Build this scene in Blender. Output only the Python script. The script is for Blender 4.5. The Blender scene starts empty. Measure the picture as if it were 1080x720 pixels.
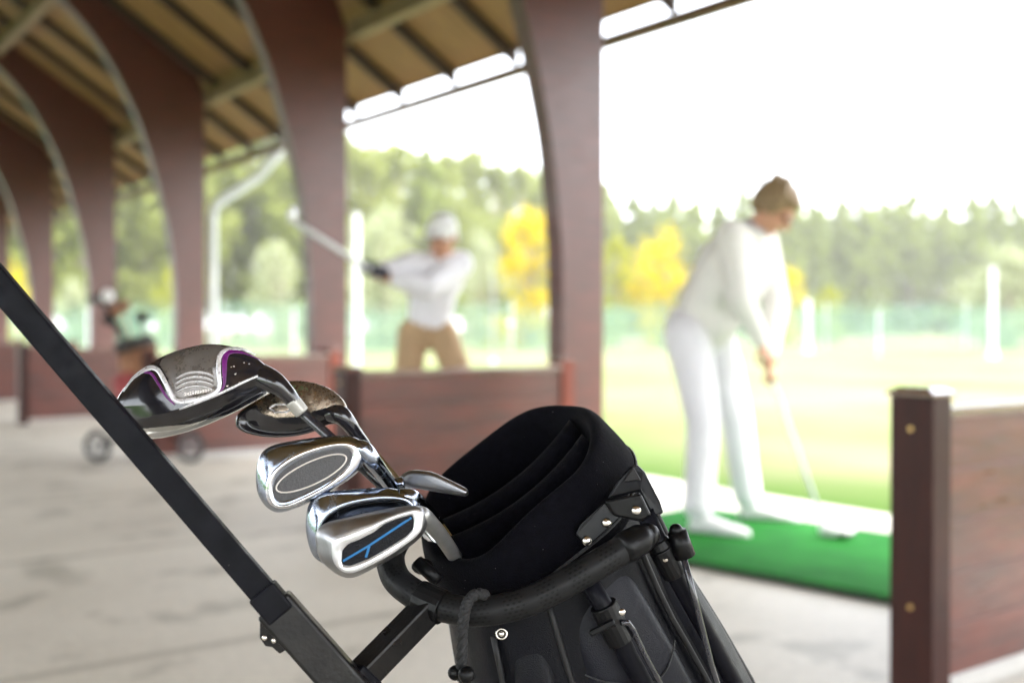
import bpy, bmesh, math, random
from mathutils import Vector, Matrix, Quaternion
from math import radians, sin, cos, pi, sqrt, atan2
random.seed(7)
SC = bpy.context.scene
COL = SC.collection
F = 1150.0          # focal length in photo pixels (1080 wide)
HC = 0.96           # eye height
TILT = math.atan(14 / F)
TH = math.atan(840 / F)   # facade direction
CAM = Vector((0, 0, HC))

# ------------------------------------------------------------------ basics
def at(x, y, Y):
    """point seen at photo pixel x,y lying Y metres in front of the camera"""
    d = Vector(((x - 540) / F, 1.0, (360 - y) / F))
    d = Matrix.Rotation(-TILT, 3, 'X') @ d
    return CAM + d * (Y / d.y)

def ground(x, y):
    d = Vector(((x - 540) / F, 1.0, (360 - y) / F))
    d = Matrix.Rotation(-TILT, 3, 'X') @ d
    return CAM + d * (-HC / d.z)

def NT(n, t, z=0.0):
    return Vector((-sin(TH) * t + cos(TH) * n, cos(TH) * t + sin(TH) * n, z))

def setp(o, label=None, cat=None, group=None, kind=None):
    if label: o['label'] = label
    if cat: o['category'] = cat
    if group: o['group'] = group
    if kind: o['kind'] = kind
    return o

def empty(name, loc=(0, 0, 0), rz=0.0):
    o = bpy.data.objects.new(name, None)
    o.location = loc
    o.rotation_euler = (0, 0, rz)
    o.empty_display_size = 0.1
    COL.objects.link(o)
    return o

class MB:
    """collects geometry in world (or local) coordinates, links it as ONE mesh"""
    def __init__(s):
        s.v, s.f, s.m, s.uv = [], [], [], {}
        s.mi = 0
    def add(s, vs, fs, mi=None):
        o = len(s.v)
        s.v += [Vector(p) for p in vs]
        s.f += [[o + i for i in f] for f in fs]
        s.m += [s.mi if mi is None else mi] * len(fs)
    def box(s, c, d, M=None):
        x, y, z = d[0] / 2, d[1] / 2, d[2] / 2
        vs = [Vector((a, b, e)) for a in (-x, x) for b in (-y, y) for e in (-z, z)]
        if M is not None: vs = [M @ v for v in vs]
        vs = [v + Vector(c) for v in vs]
        s.add(vs, [(0, 1, 3, 2), (4, 6, 7, 5), (0, 4, 5, 1), (2, 3, 7, 6), (0, 2, 6, 4), (1, 5, 7, 3)])
    def bar(s, p, q, w, h, up=(0, 0, 1)):
        """rectangular bar from p to q, w across, h along up"""
        p, q = Vector(p), Vector(q)
        d = (q - p).normalized()
        side = d.cross(Vector(up)).normalized()
        u = side.cross(d).normalized()
        vs = []
        for e in (p, q):
            for a, b in ((-1, -1), (1, -1), (1, 1), (-1, 1)):
                vs.append(e + side * (a * w / 2) + u * (b * h / 2))
        s.add(vs, [(3, 2, 1, 0), (4, 5, 6, 7), (0, 1, 5, 4), (1, 2, 6, 5), (2, 3, 7, 6), (3, 0, 4, 7)])
    def tube(s, pts, r, n=12, cap=True, closed=False):
        pts = [Vector(p) for p in pts]
        rs = r if isinstance(r, (list, tuple)) else [r] * len(pts)
        N = len(pts)
        prev = None
        rings = []
        for i, p in enumerate(pts):
            if closed: d = pts[(i + 1) % N] - pts[i - 1]
            else: d = pts[min(i + 1, N - 1)] - pts[max(i - 1, 0)]
            d.normalize()
            if prev is None:
                a = d.orthogonal().normalized()
            else:
                a = (prev - d * prev.dot(d)).normalized()
            prev = a
            b = d.cross(a)
            rings.append([p + (a * cos(2 * pi * k / n) + b * sin(2 * pi * k / n)) * rs[i] for k in range(n)])
        vs = [v for rg in rings for v in rg]
        fs = []
        for i in range(N if closed else N - 1):
            j = (i + 1) % N
            for k in range(n):
                k2 = (k + 1) % n
                fs.append((i * n + k, i * n + k2, j * n + k2, j * n + k))
        if cap and not closed:
            fs.append(tuple(range(n))[::-1])
            fs.append(tuple((N - 1) * n + k for k in range(n)))
        s.add(vs, fs)
    def ball(s, c, r, n=12, M=None):
        r = r if isinstance(r, (tuple, list, Vector)) else (r, r, r)
        vs, fs = [], []
        rows = n // 2 + 1
        for i in range(rows + 1):
            a = pi * i / rows
            for k in range(n):
                b = 2 * pi * k / n
                v = Vector((r[0] * sin(a) * cos(b), r[1] * sin(a) * sin(b), r[2] * cos(a)))
                if M is not None: v = M @ v
                vs.append(v + Vector(c))
        for i in range(rows):
            for k in range(n):
                k2 = (k + 1) % n
                fs.append((i * n + k, (i + 1) * n + k, (i + 1) * n + k2, i * n + k2))
        s.add(vs, fs)
    def prism(s, poly, axis_vec):
        """poly: list of 3D points (planar), extruded by axis_vec"""
        n = len(poly)
        a = Vector(axis_vec)
        vs = [Vector(p) for p in poly] + [Vector(p) + a for p in poly]
        fs = [tuple(range(n))[::-1], tuple(range(n, 2 * n))]
        for k in range(n):
            k2 = (k + 1) % n
            fs.append((k, k2, n + k2, n + k))
        s.add(vs, fs)
    def loft(s, rings, cap0=True, cap1=True, closed=True):
        n = len(rings[0])
        vs = [v for rg in rings for v in rg]
        fs = []
        for i in range(len(rings) - 1):
            for k in range(n if closed else n - 1):
                k2 = (k + 1) % n
                fs.append((i * n + k, i * n + k2, (i + 1) * n + k2, (i + 1) * n + k))
        if cap0: fs.append(tuple(range(n))[::-1])
        if cap1: fs.append(tuple((len(rings) - 1) * n + k for k in range(n)))
        s.add(vs, fs)
    def mesh(s, name, mats, smooth=False, fixn=True, merge=0.0):
        me = bpy.data.meshes.new(name)
        me.from_pydata([tuple(v) for v in s.v], [], [tuple(f) for f in s.f])
        mats = mats if isinstance(mats, (list, tuple)) else [mats]
        for m in mats: me.materials.append(m)
        for i, p in enumerate(me.polygons):
            p.material_index = min(s.m[i], len(mats) - 1)
            p.use_smooth = smooth
        if fixn or merge:
            bm = bmesh.new(); bm.from_mesh(me)
            if merge: bmesh.ops.remove_doubles(bm, verts=bm.verts, dist=merge)
            bmesh.ops.recalc_face_normals(bm, faces=bm.faces)
            bm.to_mesh(me); bm.free()
        me.update()
        return me
    def build(s, name, mats, parent=None, smooth=False, bevel=0.0, subd=0, remesh=0.0, fixn=True,
              origin=None, seg=2, rot=None, sharp=None):
        """vertices are given in the parent's space (world when no parent)."""
        me = s.mesh(name, mats, smooth, fixn)
        o = bpy.data.objects.new(name, me)
        COL.objects.link(o)
        if origin is not None:
            me.transform(Matrix.Translation(-Vector(origin))); o.location = origin
        if parent is not None: o.parent = parent
        if bevel:
            b = o.modifiers.new('bevel', 'BEVEL'); b.width = bevel; b.segments = seg; b.limit_method = 'ANGLE'
            b.angle_limit = radians(35); b.harden_normals = False
        if subd:
            b = o.modifiers.new('subd', 'SUBSURF'); b.levels = subd; b.render_levels = subd
        if remesh:
            b = o.modifiers.new('remesh', 'REMESH'); b.mode = 'VOXEL'; b.voxel_size = remesh; b.use_smooth_shade = True
            c = o.modifiers.new('smooth', 'SMOOTH'); c.factor = 0.6; c.iterations = 4
        if remesh or subd:
            dg = bpy.context.evaluated_depsgraph_get()
            me2 = bpy.data.meshes.new_from_object(o.evaluated_get(dg), depsgraph=dg)
            o.modifiers.clear(); o.data = me2
            me2.name = name
            if smooth or remesh:
                for p in me2.polygons: p.use_smooth = True
        return o

def world_child(parent):
    """matrix that turns world points into the parent's space"""
    bpy.context.view_layer.update()
    return parent.matrix_world.inverted()

def wb(mb, name, mats, parent=None, **k):
    """build a mesh whose vertices were given in WORLD space under parent"""
    if parent is not None:
        T = Matrix.Translation(-parent.location) if parent.parent is None else None
        if T is None:
            p = parent; off = Vector((0, 0, 0))
            while p is not None: off += p.location; p = p.parent
            T = Matrix.Translation(-off)
        mb.v = [T @ v for v in mb.v]
    return mb.build(name, mats, parent, **k)

def copy_tree(o, parent=None):
    c = o.copy(); COL.objects.link(c)
    if parent is not None: c.parent = parent
    for ch in list(o.children): copy_tree(ch, c)
    return c

# ------------------------------------------------------------------ materials
def mat(name, color, rough=0.6, metal=0.0, noise=0.0, nscale=8.0, bump=0.0, bscale=60.0, spec=0.5,
        stretch=None, color2=None, coat=0.0, sheen=0.0, rvar=0.0, sub=None, trans=0.0, coords='Object'):
    m = bpy.data.materials.new(name); m.use_nodes = True
    nt = m.node_tree; nt.nodes.clear()
    out = nt.nodes.new('ShaderNodeOutputMaterial')
    b = nt.nodes.new('ShaderNodeBsdfPrincipled')
    b.inputs['Base Color'].default_value = (*color, 1)
    b.inputs['Roughness'].default_value = rough
    b.inputs['Metallic'].default_value = metal
    b.inputs['Specular IOR Level'].default_value = spec
    b.inputs['Coat Weight'].default_value = coat
    if coat: b.inputs['Coat Roughness'].default_value = 0.08 if name not in ('redwood', 'redwood_boards') else .32
    if sheen:
        b.inputs['Sheen Weight'].default_value = sheen
        b.inputs['Sheen Roughness'].default_value = 0.4
    nt.links.new(b.outputs[0], out.inputs[0])
    tc = nt.nodes.new('ShaderNodeTexCoord')
    mp = nt.nodes.new('ShaderNodeMapping')
    nt.links.new(tc.outputs[coords], mp.inputs[0])
    if stretch: mp.inputs['Scale'].default_value = stretch
    if color2 or noise:
        nz = nt.nodes.new('ShaderNodeTexNoise'); nz.inputs['Scale'].default_value = nscale
        nz.inputs['Detail'].default_value = 6; nz.inputs['Roughness'].default_value = 0.62
        nt.links.new(mp.outputs[0], nz.inputs['Vector'])
        rp = nt.nodes.new('ShaderNodeValToRGB')
        c2 = color2 or tuple(c * (1 - noise) for c in color)
        c1 = color if color2 else tuple(min(1, c * (1 + noise)) for c in color)
        rp.color_ramp.elements[0].position = 0.35; rp.color_ramp.elements[0].color = (*c2, 1)
        rp.color_ramp.elements[1].position = 0.65; rp.color_ramp.elements[1].color = (*c1, 1)
        nt.links.new(nz.outputs['Fac'], rp.inputs[0])
        nt.links.new(rp.outputs[0], b.inputs['Base Color'])
    if rvar:
        n3 = nt.nodes.new('ShaderNodeTexNoise'); n3.inputs['Scale'].default_value = nscale * 2.3
        n3.inputs['Detail'].default_value = 5
        nt.links.new(mp.outputs[0], n3.inputs['Vector'])
        mr = nt.nodes.new('ShaderNodeMapRange')
        mr.inputs['From Min'].default_value = 0.3; mr.inputs['From Max'].default_value = 0.7
        mr.inputs['To Min'].default_value = max(0.02, rough - rvar); mr.inputs['To Max'].default_value = rough + rvar
        nt.links.new(n3.outputs['Fac'], mr.inputs['Value']); nt.links.new(mr.outputs[0], b.inputs['Roughness'])
    if bump:
        n2 = nt.nodes.new('ShaderNodeTexNoise'); n2.inputs['Scale'].default_value = bscale
        n2.inputs['Detail'].default_value = 4
        nt.links.new(mp.outputs[0], n2.inputs['Vector'])
        bp = nt.nodes.new('ShaderNodeBump'); bp.inputs['Strength'].default_value = bump
        bp.inputs['Distance'].default_value = 0.002
        nt.links.new(n2.outputs['Fac'], bp.inputs['Height']); nt.links.new(bp.outputs[0], b.inputs['Normal'])
    return m

def leafmat(name, c1, c2, trans=0.35):
    m = bpy.data.materials.new(name); m.use_nodes = True
    nt = m.node_tree; nt.nodes.clear()
    out = nt.nodes.new('ShaderNodeOutputMaterial')
    d = nt.nodes.new('ShaderNodeBsdfDiffuse'); t = nt.nodes.new('ShaderNodeBsdfTranslucent')
    mx = nt.nodes.new('ShaderNodeMixShader'); mx.inputs[0].default_value = trans
    tc = nt.nodes.new('ShaderNodeTexCoord'); nz = nt.nodes.new('ShaderNodeTexNoise')
    nz.inputs['Scale'].default_value = 0.5; nz.inputs['Detail'].default_value = 5
    nt.links.new(tc.outputs['Object'], nz.inputs['Vector'])
    oi = nt.nodes.new('ShaderNodeObjectInfo')
    ad = nt.nodes.new('ShaderNodeMath'); ad.operation = 'MULTIPLY_ADD'
    ad.inputs[1].default_value = 0.45; nt.links.new(oi.outputs['Random'], ad.inputs[0])
    nt.links.new(nz.outputs['Fac'], ad.inputs[2])
    rp = nt.nodes.new('ShaderNodeValToRGB')
    rp.color_ramp.elements[0].position = 0.4; rp.color_ramp.elements[0].color = (*c1, 1)
    rp.color_ramp.elements[1].position = 0.95; rp.color_ramp.elements[1].color = (*c2, 1)
    nt.links.new(ad.outputs[0], rp.inputs[0])
    nt.links.new(rp.outputs[0], d.inputs[0]); nt.links.new(rp.outputs[0], t.inputs[0])
    nt.links.new(d.outputs[0], mx.inputs[1]); nt.links.new(t.outputs[0], mx.inputs[2])
    nt.links.new(mx.outputs[0], out.inputs[0])
    return m

M = {}
M['redwood'] = mat('redwood', (0.095, 0.020, 0.013), 0.40, spec=.55, coat=.18, stretch=(1.2, 1.2, 9), color2=(0.052, 0.012, 0.008), nscale=3.0, rvar=0.1, bump=0.25, bscale=14)
M['redwood_h'] = mat('redwood_boards', (0.135, 0.034, 0.022), 0.38, spec=.5, coat=.12, stretch=(1.0, 1.0, 6), color2=(0.065, 0.025, 0.020), nscale=2.6, rvar=0.12, bump=0.25, bscale=12)
M['redpost'] = mat('red_post', (0.20, 0.045, 0.025), 0.45, spec=.3, stretch=(3, 3, 1), color2=(0.14, 0.033, 0.02), nscale=6)
M['darkpost'] = mat('stained_post', (0.042, 0.011, 0.007), 0.42, spec=.2, stretch=(6, 6, 0.8), color2=(0.026, 0.008, 0.006), nscale=8, rvar=0.08)
M['rafter'] = mat('dark_rafter', (0.035, 0.018, 0.012), 0.7, noise=0.3, nscale=5)
M['deck'] = mat('roof_boards', (0.31, 0.18, 0.068), 0.65, stretch=(1, 6, 1), color2=(0.21, 0.115, 0.042), nscale=3.5)
M['purlin'] = mat('pale_purlin', (0.24, 0.175, 0.11), 0.6, noise=0.2, nscale=4)
M['plate'] = mat('eave_timber', (0.16, 0.09, 0.06), 0.6, noise=0.2, nscale=4)
M['zinc'] = mat('zinc_pipe', (0.58, 0.60, 0.63), 0.6, metal=0.0, noise=0.08, nscale=12)
M['brass'] = mat('brass_screw', (0.55, 0.36, 0.14), 0.35, metal=0.9)
M['skin'] = mat('tanned_skin', (0.52, 0.27, 0.17), 0.5, noise=0.08, nscale=20)
M['knit'] = mat('white_knit', (0.72, 0.70, 0.67), 0.85, noise=0.05, nscale=14, bump=1.0, bscale=22)
M['trouser'] = mat('white_cotton', (0.72, 0.71, 0.75), 0.8, noise=0.05, nscale=9, bump=1.0, bscale=14)
M['khaki'] = mat('khaki_cotton', (0.40, 0.27, 0.15), 0.85, noise=0.1, nscale=12)
M['collar'] = mat('grey_collar', (0.42, 0.42, 0.47), 0.85, noise=0.05, nscale=12)
M['shoe'] = mat('shoe_leather', (0.72, 0.72, 0.72), 0.5, noise=0.05, nscale=20)
M['hair'] = mat('brown_grey_hair', (0.31, 0.21, 0.11), 0.6, stretch=(1, 1, 0.3), color2=(0.15, 0.10, 0.05), nscale=60, bump=0.5, bscale=90)
M['cap'] = mat('white_cap', (0.80, 0.80, 0.80), 0.8, noise=0.03, nscale=12)
M['glove'] = mat('black_glove', (0.02, 0.02, 0.035), 0.5, noise=0.2, nscale=30)
M['steel'] = mat('club_steel', (0.72, 0.73, 0.76), 0.22, metal=1.0, noise=0.05, nscale=20)
M['chrome'] = mat('chrome', (0.34, 0.38, 0.46), 0.10, metal=1.0, noise=0.05, nscale=60, rvar=0.05, bump=0.03, bscale=90)
M['satin'] = mat('satin_steel', (0.36, 0.36, 0.37), 0.32, metal=1.0, noise=0.12, nscale=40, rvar=0.09)
M['satin_white'] = mat('bright_satin_rim', (0.80, 0.80, 0.82), 0.33, metal=0.75, noise=0.05, nscale=40, rvar=0.06)
M['chrome_soft'] = mat('soft_chrome_rim', (0.82, 0.82, 0.86), 0.17, metal=1.0, noise=0.04, nscale=60, rvar=0.05)
M['painted_reflection'] = mat('beige_painted_reflection', (0.42, 0.40, 0.36), 0.25, metal=0.5, noise=0.06, nscale=60)  # beige reflection on the wood's lower edge, put into the colour
M['badge'] = mat('grey_badge', (0.085, 0.083, 0.087), 0.45, metal=0.3, noise=0.15, nscale=500, bump=0.6, bscale=900)
M['badgeline'] = mat('pale_badge_line', (0.72, 0.66, 0.62), 0.35, metal=0.3)
M['blackpaint'] = mat('black_gloss_paint', (0.012, 0.011, 0.014), 0.16, noise=0.3, nscale=90, coat=0.6, rvar=0.06)
M['darkbadge'] = mat('black_badge', (0.003, 0.003, 0.006), 0.4, spec=.2, noise=0.4, nscale=600, bump=0.4, bscale=700)
M['blue'] = mat('blue_line', (0.006, 0.14, 0.36), 0.4)
M['solegrey'] = mat('grey_sole_plate', (0.20, 0.185, 0.175), 0.26, metal=0.7, noise=0.12, nscale=60, rvar=0.08)
M['solesilver'] = mat('silver_sole_trim', (0.74, 0.73, 0.76), 0.30, metal=0.45, noise=0.05, nscale=80, rvar=0.08)
M['purple'] = mat('purple_paint', (0.12, 0.005, 0.13), 0.35, noise=0.35, nscale=200)
M['ferrule'] = mat('pale_ferrule', (0.42, 0.41, 0.38), 0.3, metal=0.3)
M['shaft'] = mat('graphite_shaft', (0.02, 0.02, 0.026), 0.22, coat=0.5, noise=0.2, nscale=60)
M['pewter'] = mat('worn_pewter_sole', (0.25, 0.20, 0.15), 0.28, metal=0.85, noise=0.25, nscale=120, rvar=0.12, bump=0.15, bscale=300)
M['velvet'] = mat('black_velour', (0.0019, 0.0018, 0.0036), 0.9, noise=0.35, nscale=140, bump=0.6, bscale=700, sheen=0.03, spec=0.08)
M['nylon'] = mat('charcoal_nylon', (0.0030, 0.0032, 0.0055), 0.42, spec=.18, noise=0.15, nscale=16, bump=0.35, bscale=900, rvar=0.08)
M['nylon2'] = mat('slate_nylon', (0.0065, 0.007, 0.012), 0.40, spec=.25, noise=0.12, nscale=16, bump=0.35, bscale=900, rvar=0.06)
M['hosel_steel'] = mat('brushed_hosel_steel', (0.42, 0.42, 0.41), 0.36, metal=0.75, noise=0.06, nscale=80)
M['seam'] = mat('seam_piping', (0.006, 0.006, 0.007), 0.6, noise=0.2, nscale=60)
M['zip'] = mat('zip_tape', (0.03, 0.03, 0.032), 0.45, noise=0.3, nscale=300, bump=1.0, bscale=900)
M['plastic'] = mat('black_plastic', (0.0035, 0.0035, 0.004), 0.38, spec=.22, noise=0.2, nscale=90, rvar=0.1, bump=0.1, bscale=300)
M['plate_metal'] = mat('black_metal_plate', (0.009, 0.0095, 0.011), 0.34, metal=0.35, spec=.3, noise=0.2, nscale=60, rvar=0.08)
M['barblack'] = mat('powder_coated_bar', (0.005, 0.005, 0.0075), 0.45, spec=.10, noise=0.3, nscale=40, rvar=0.12, bump=0.12, bscale=200)
M['barworn'] = mat('worn_bar_paint', (0.016, 0.0145, 0.0135), 0.38, metal=0.35, spec=.3, color2=(0.008, 0.0075, 0.008), nscale=18, rvar=0.12, bump=0.2, bscale=200)
M['rivet'] = mat('nickel_rivet', (0.70, 0.66, 0.60), 0.25, metal=1.0)
M['rust'] = mat('rusty_bolt', (0.13, 0.07, 0.045), 0.6, metal=0.4, noise=0.4, nscale=200)
M['cord'] = mat('braided_cord', (0.010, 0.010, 0.011), 0.7, noise=0.3, nscale=120, bump=0.8, bscale=500)
M['tyre'] = mat('grey_tyre', (0.025, 0.025, 0.025), 0.7, noise=0.2, nscale=30)
M['spoke'] = mat('grey_wheel_spoke', (0.22, 0.22, 0.22), 0.5, noise=0.1, nscale=30)
M['brownbag'] = mat('brown_bag_fabric', (0.26, 0.12, 0.06), 0.8, noise=0.25, nscale=12)
M['redfab'] = mat('red_fabric', (0.28, 0.05, 0.05), 0.8, noise=0.2, nscale=12)
M['darkfab'] = mat('dark_bag_fabric', (0.03, 0.025, 0.022), 0.8, noise=0.3, nscale=12)
M['bark'] = mat('pale_bark', (0.26, 0.22, 0.17), 0.85, noise=0.3, nscale=3)
M['whitepole'] = mat('white_pole_paint', (0.60, 0.62, 0.62), 0.5, noise=0.04, nscale=5)
M['pine'] = leafmat('pine_needles', (0.17, 0.215, 0.035), (0.25, 0.30, 0.06), 0.5)
M['birch'] = leafmat('birch_leaves', (0.19, 0.225, 0.045), (0.28, 0.31, 0.08), 0.5)
M['willow'] = leafmat('pale_bush_leaves', (0.26, 0.30, 0.16), (0.38, 0.40, 0.25), 0.4)
M['yellow'] = leafmat('yellow_leaves', (0.48, 0.37, 0.006), (0.62, 0.52, 0.025), 0.55)
M['lime'] = leafmat('yellow_green_leaves', (0.24, 0.27, 0.02), (0.34, 0.34, 0.04), 0.4)

M['cappaint'] = mat('glossy_stain', (0.12, 0.04, 0.03), 0.25, noise=0.2, nscale=6, coat=1.0, spec=1.0)
def specks(m, scale, thr, col):
    nt = m.node_tree; b = [n for n in nt.nodes if n.type == 'BSDF_PRINCIPLED'][0]
    tc = nt.nodes.new('ShaderNodeTexCoord'); v = nt.nodes.new('ShaderNodeTexVoronoi'); v.inputs['Scale'].default_value = scale
    nt.links.new(tc.outputs['Object'], v.inputs['Vector'])
    lt = nt.nodes.new('ShaderNodeMath'); lt.operation = 'LESS_THAN'; lt.inputs[1].default_value = .055
    nt.links.new(v.outputs['Distance'], lt.inputs[0])
    sp = nt.nodes.new('ShaderNodeSeparateColor'); nt.links.new(v.outputs['Color'], sp.inputs[0])
    g_ = nt.nodes.new('ShaderNodeMath'); g_.operation = 'GREATER_THAN'; g_.inputs[1].default_value = thr
    nt.links.new(sp.outputs[0], g_.inputs[0])
    mu = nt.nodes.new('ShaderNodeMath'); mu.operation = 'MULTIPLY'; nt.links.new(lt.outputs[0], mu.inputs[0]); nt.links.new(g_.outputs[0], mu.inputs[1])
    mx = nt.nodes.new('ShaderNodeMix'); mx.data_type = 'RGBA'; mx.inputs['B'].default_value = (*col, 1)
    nt.links.new(mu.outputs[0], mx.inputs['Factor'])
    if b.inputs['Base Color'].links: nt.links.new(b.inputs['Base Color'].links[0].from_socket, mx.inputs['A'])
    else: mx.inputs['A'].default_value = b.inputs['Base Color'].default_value
    nt.links.new(mx.outputs['Result'], b.inputs['Base Color'])
specks(M['velvet'], 150, .86, (.16, .15, .15)); specks(M['nylon'], 150, .93, (.08, .08, .08)); specks(M['barblack'], 120, .9, (.06, .06, .06))
specks(M['blackpaint'], 420, .86, (.16, .16, .15)); specks(M['plastic'], 200, .9, (.05, .05, .05))
def scratches(m, amt=.5):
    nt = m.node_tree; b = [n for n in nt.nodes if n.type == 'BSDF_PRINCIPLED'][0]
    tc = nt.nodes.new('ShaderNodeTexCoord'); mp = nt.nodes.new('ShaderNodeMapping'); mp.inputs['Rotation'].default_value = (.3, .6, .2)
    mp.inputs['Scale'].default_value = (1, .06, 1); nt.links.new(tc.outputs['Object'], mp.inputs[0])
    n = nt.nodes.new('ShaderNodeTexNoise'); n.inputs['Scale'].default_value = 900; n.inputs['Detail'].default_value = 3
    nt.links.new(mp.outputs[0], n.inputs['Vector'])
    n2 = nt.nodes.new('ShaderNodeTexNoise'); n2.inputs['Scale'].default_value = 70; n2.inputs['Detail'].default_value = 8; n2.inputs['Roughness'].default_value = .75
    nt.links.new(tc.outputs['Object'], n2.inputs['Vector'])
    mr = nt.nodes.new('ShaderNodeMapRange'); mr.inputs['From Min'].default_value = .45; mr.inputs['From Max'].default_value = .75
    mr.inputs['To Min'].default_value = b.inputs['Roughness'].default_value; mr.inputs['To Max'].default_value = b.inputs['Roughness'].default_value + amt
    nt.links.new(n2.outputs['Fac'], mr.inputs['Value']); nt.links.new(mr.outputs[0], b.inputs['Roughness'])
    bp = nt.nodes.new('ShaderNodeBump'); bp.inputs['Strength'].default_value = .12; bp.inputs['Distance'].default_value = .0004
    nt.links.new(n.outputs['Fac'], bp.inputs['Height']); nt.links.new(bp.outputs[0], b.inputs['Normal'])
scratches(M['chrome'], .35); scratches(M['satin'], .3); scratches(M['solegrey'], .4); scratches(M['chrome_soft'], .3)
def floor_mat():
    m = mat('stained_concrete', (0.46, 0.43, 0.375), 0.55, bump=0.25, bscale=30)
    nt = m.node_tree
    b = [n for n in nt.nodes if n.type == 'BSDF_PRINCIPLED'][0]
    tc = nt.nodes.new('ShaderNodeTexCoord')
    def nz(s, d=6, r=0.6):
        n = nt.nodes.new('ShaderNodeTexNoise'); n.inputs['Scale'].default_value = s
        n.inputs['Detail'].default_value = d; n.inputs['Roughness'].default_value = r
        nt.links.new(tc.outputs['Object'], n.inputs['Vector']); return n
    def ramp(src, p0, c0, p1, c1):
        r = nt.nodes.new('ShaderNodeValToRGB')
        r.color_ramp.elements[0].position = p0; r.color_ramp.elements[0].color = (*c0, 1)
        r.color_ramp.elements[1].position = p1; r.color_ramp.elements[1].color = (*c1, 1)
        nt.links.new(src, r.inputs[0]); return r
    def mul(a, bb):
        x = nt.nodes.new('ShaderNodeMix'); x.data_type = 'RGBA'; x.blend_type = 'MULTIPLY'
        x.inputs['Factor'].default_value = 1
        nt.links.new(a, x.inputs['A']); nt.links.new(bb, x.inputs['B']); return x.outputs['Result']
    base = ramp(nz(0.9).outputs['Fac'], 0.3, (0.53, 0.49, 0.405), 0.7, (0.66, 0.62, 0.525))
    stain = ramp(nz(3.2, 5, 0.5).outputs['Fac'], 0.35, (0.66, 0.66, 0.64), 0.44, (1, 1, 1))
    fine = ramp(nz(30, 4).outputs['Fac'], 0.3, (0.88, 0.88, 0.88), 0.7, (1.08, 1.08, 1.08))
    # slab joints every 3.2 m along the pavilion
    sp = nt.nodes.new('ShaderNodeSeparateXYZ'); nt.links.new(tc.outputs['Object'], sp.inputs[0])
    md = nt.nodes.new('ShaderNodeMath'); md.operation = 'PINGPONG'; md.inputs[1].default_value = 0.8
    nt.links.new(sp.outputs['Y'], md.inputs[0])
    jr = ramp(md.outputs[0], 0.0, (0.62, 0.61, 0.58), 0.045, (1, 1, 1))
    c = mul(mul(mul(base.outputs[0], stain.outputs[0]), fine.outputs[0]), jr.outputs[0])
    nt.links.new(c, b.inputs['Base Color'])
    return m
M['concrete'] = floor_mat()

def grass_mat():
    m = mat('mown_grass', (0.3, 0.3, 0.1), 0.9, spec=0.1)
    nt = m.node_tree
    b = [n for n in nt.nodes if n.type == 'BSDF_PRINCIPLED'][0]
    tc = nt.nodes.new('ShaderNodeTexCoord')
    n1 = nt.nodes.new('ShaderNodeTexNoise'); n1.inputs['Scale'].default_value = 0.16; n1.inputs['Detail'].default_value = 7
    n1.inputs['Roughness'].default_value = 0.6
    nt.links.new(tc.outputs['Object'], n1.inputs['Vector'])
    r = nt.nodes.new('ShaderNodeValToRGB')
    e = r.color_ramp.elements
    e[0].position = 0.34; e[0].color = (0.115, 0.165, 0.042, 1)
    e[1].position = 0.62; e[1].color = (0.205, 0.185, 0.105, 1)
    x = e.new(0.46); x.color = (0.16, 0.185, 0.07, 1)
    nt.links.new(n1.outputs['Fac'], r.inputs[0])
    # greener, unmown grass next to the slab (a strip about two metres wide)
    sp = nt.nodes.new('ShaderNodeSeparateXYZ'); nt.links.new(tc.outputs['Object'], sp.inputs[0])
    ad = nt.nodes.new('ShaderNodeMath'); ad.operation = 'MULTIPLY_ADD'; ad.inputs[1].default_value = 2.4
    nt.links.new(n1.outputs['Fac'], ad.inputs[0]); nt.links.new(sp.outputs['X'], ad.inputs[2])
    mr = nt.nodes.new('ShaderNodeMapRange')
    mr.inputs['From Min'].default_value = 6.3; mr.inputs['From Max'].default_value = 8.2
    nt.links.new(ad.outputs[0], mr.inputs['Value'])
    mx = nt.nodes.new('ShaderNodeMix'); mx.data_type = 'RGBA'
    mx.inputs['A'].default_value = (0.060, 0.125, 0.012, 1)
    nt.links.new(mr.outputs[0], mx.inputs['Factor']); nt.links.new(r.outputs[0], mx.inputs['B'])
    nt.links.new(mx.outputs['Result'], b.inputs['Base Color'])
    return m
M['grass'] = grass_mat()
M['mat'] = mat('green_turf_mat', (0.020, 0.180, 0.026), 0.9, spec=.08, color2=(0.013, 0.125, 0.019), nscale=4, bump=0.8, bscale=400)
M['matbase'] = mat('mat_rubber', (0.02, 0.035, 0.02), 0.7)

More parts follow.
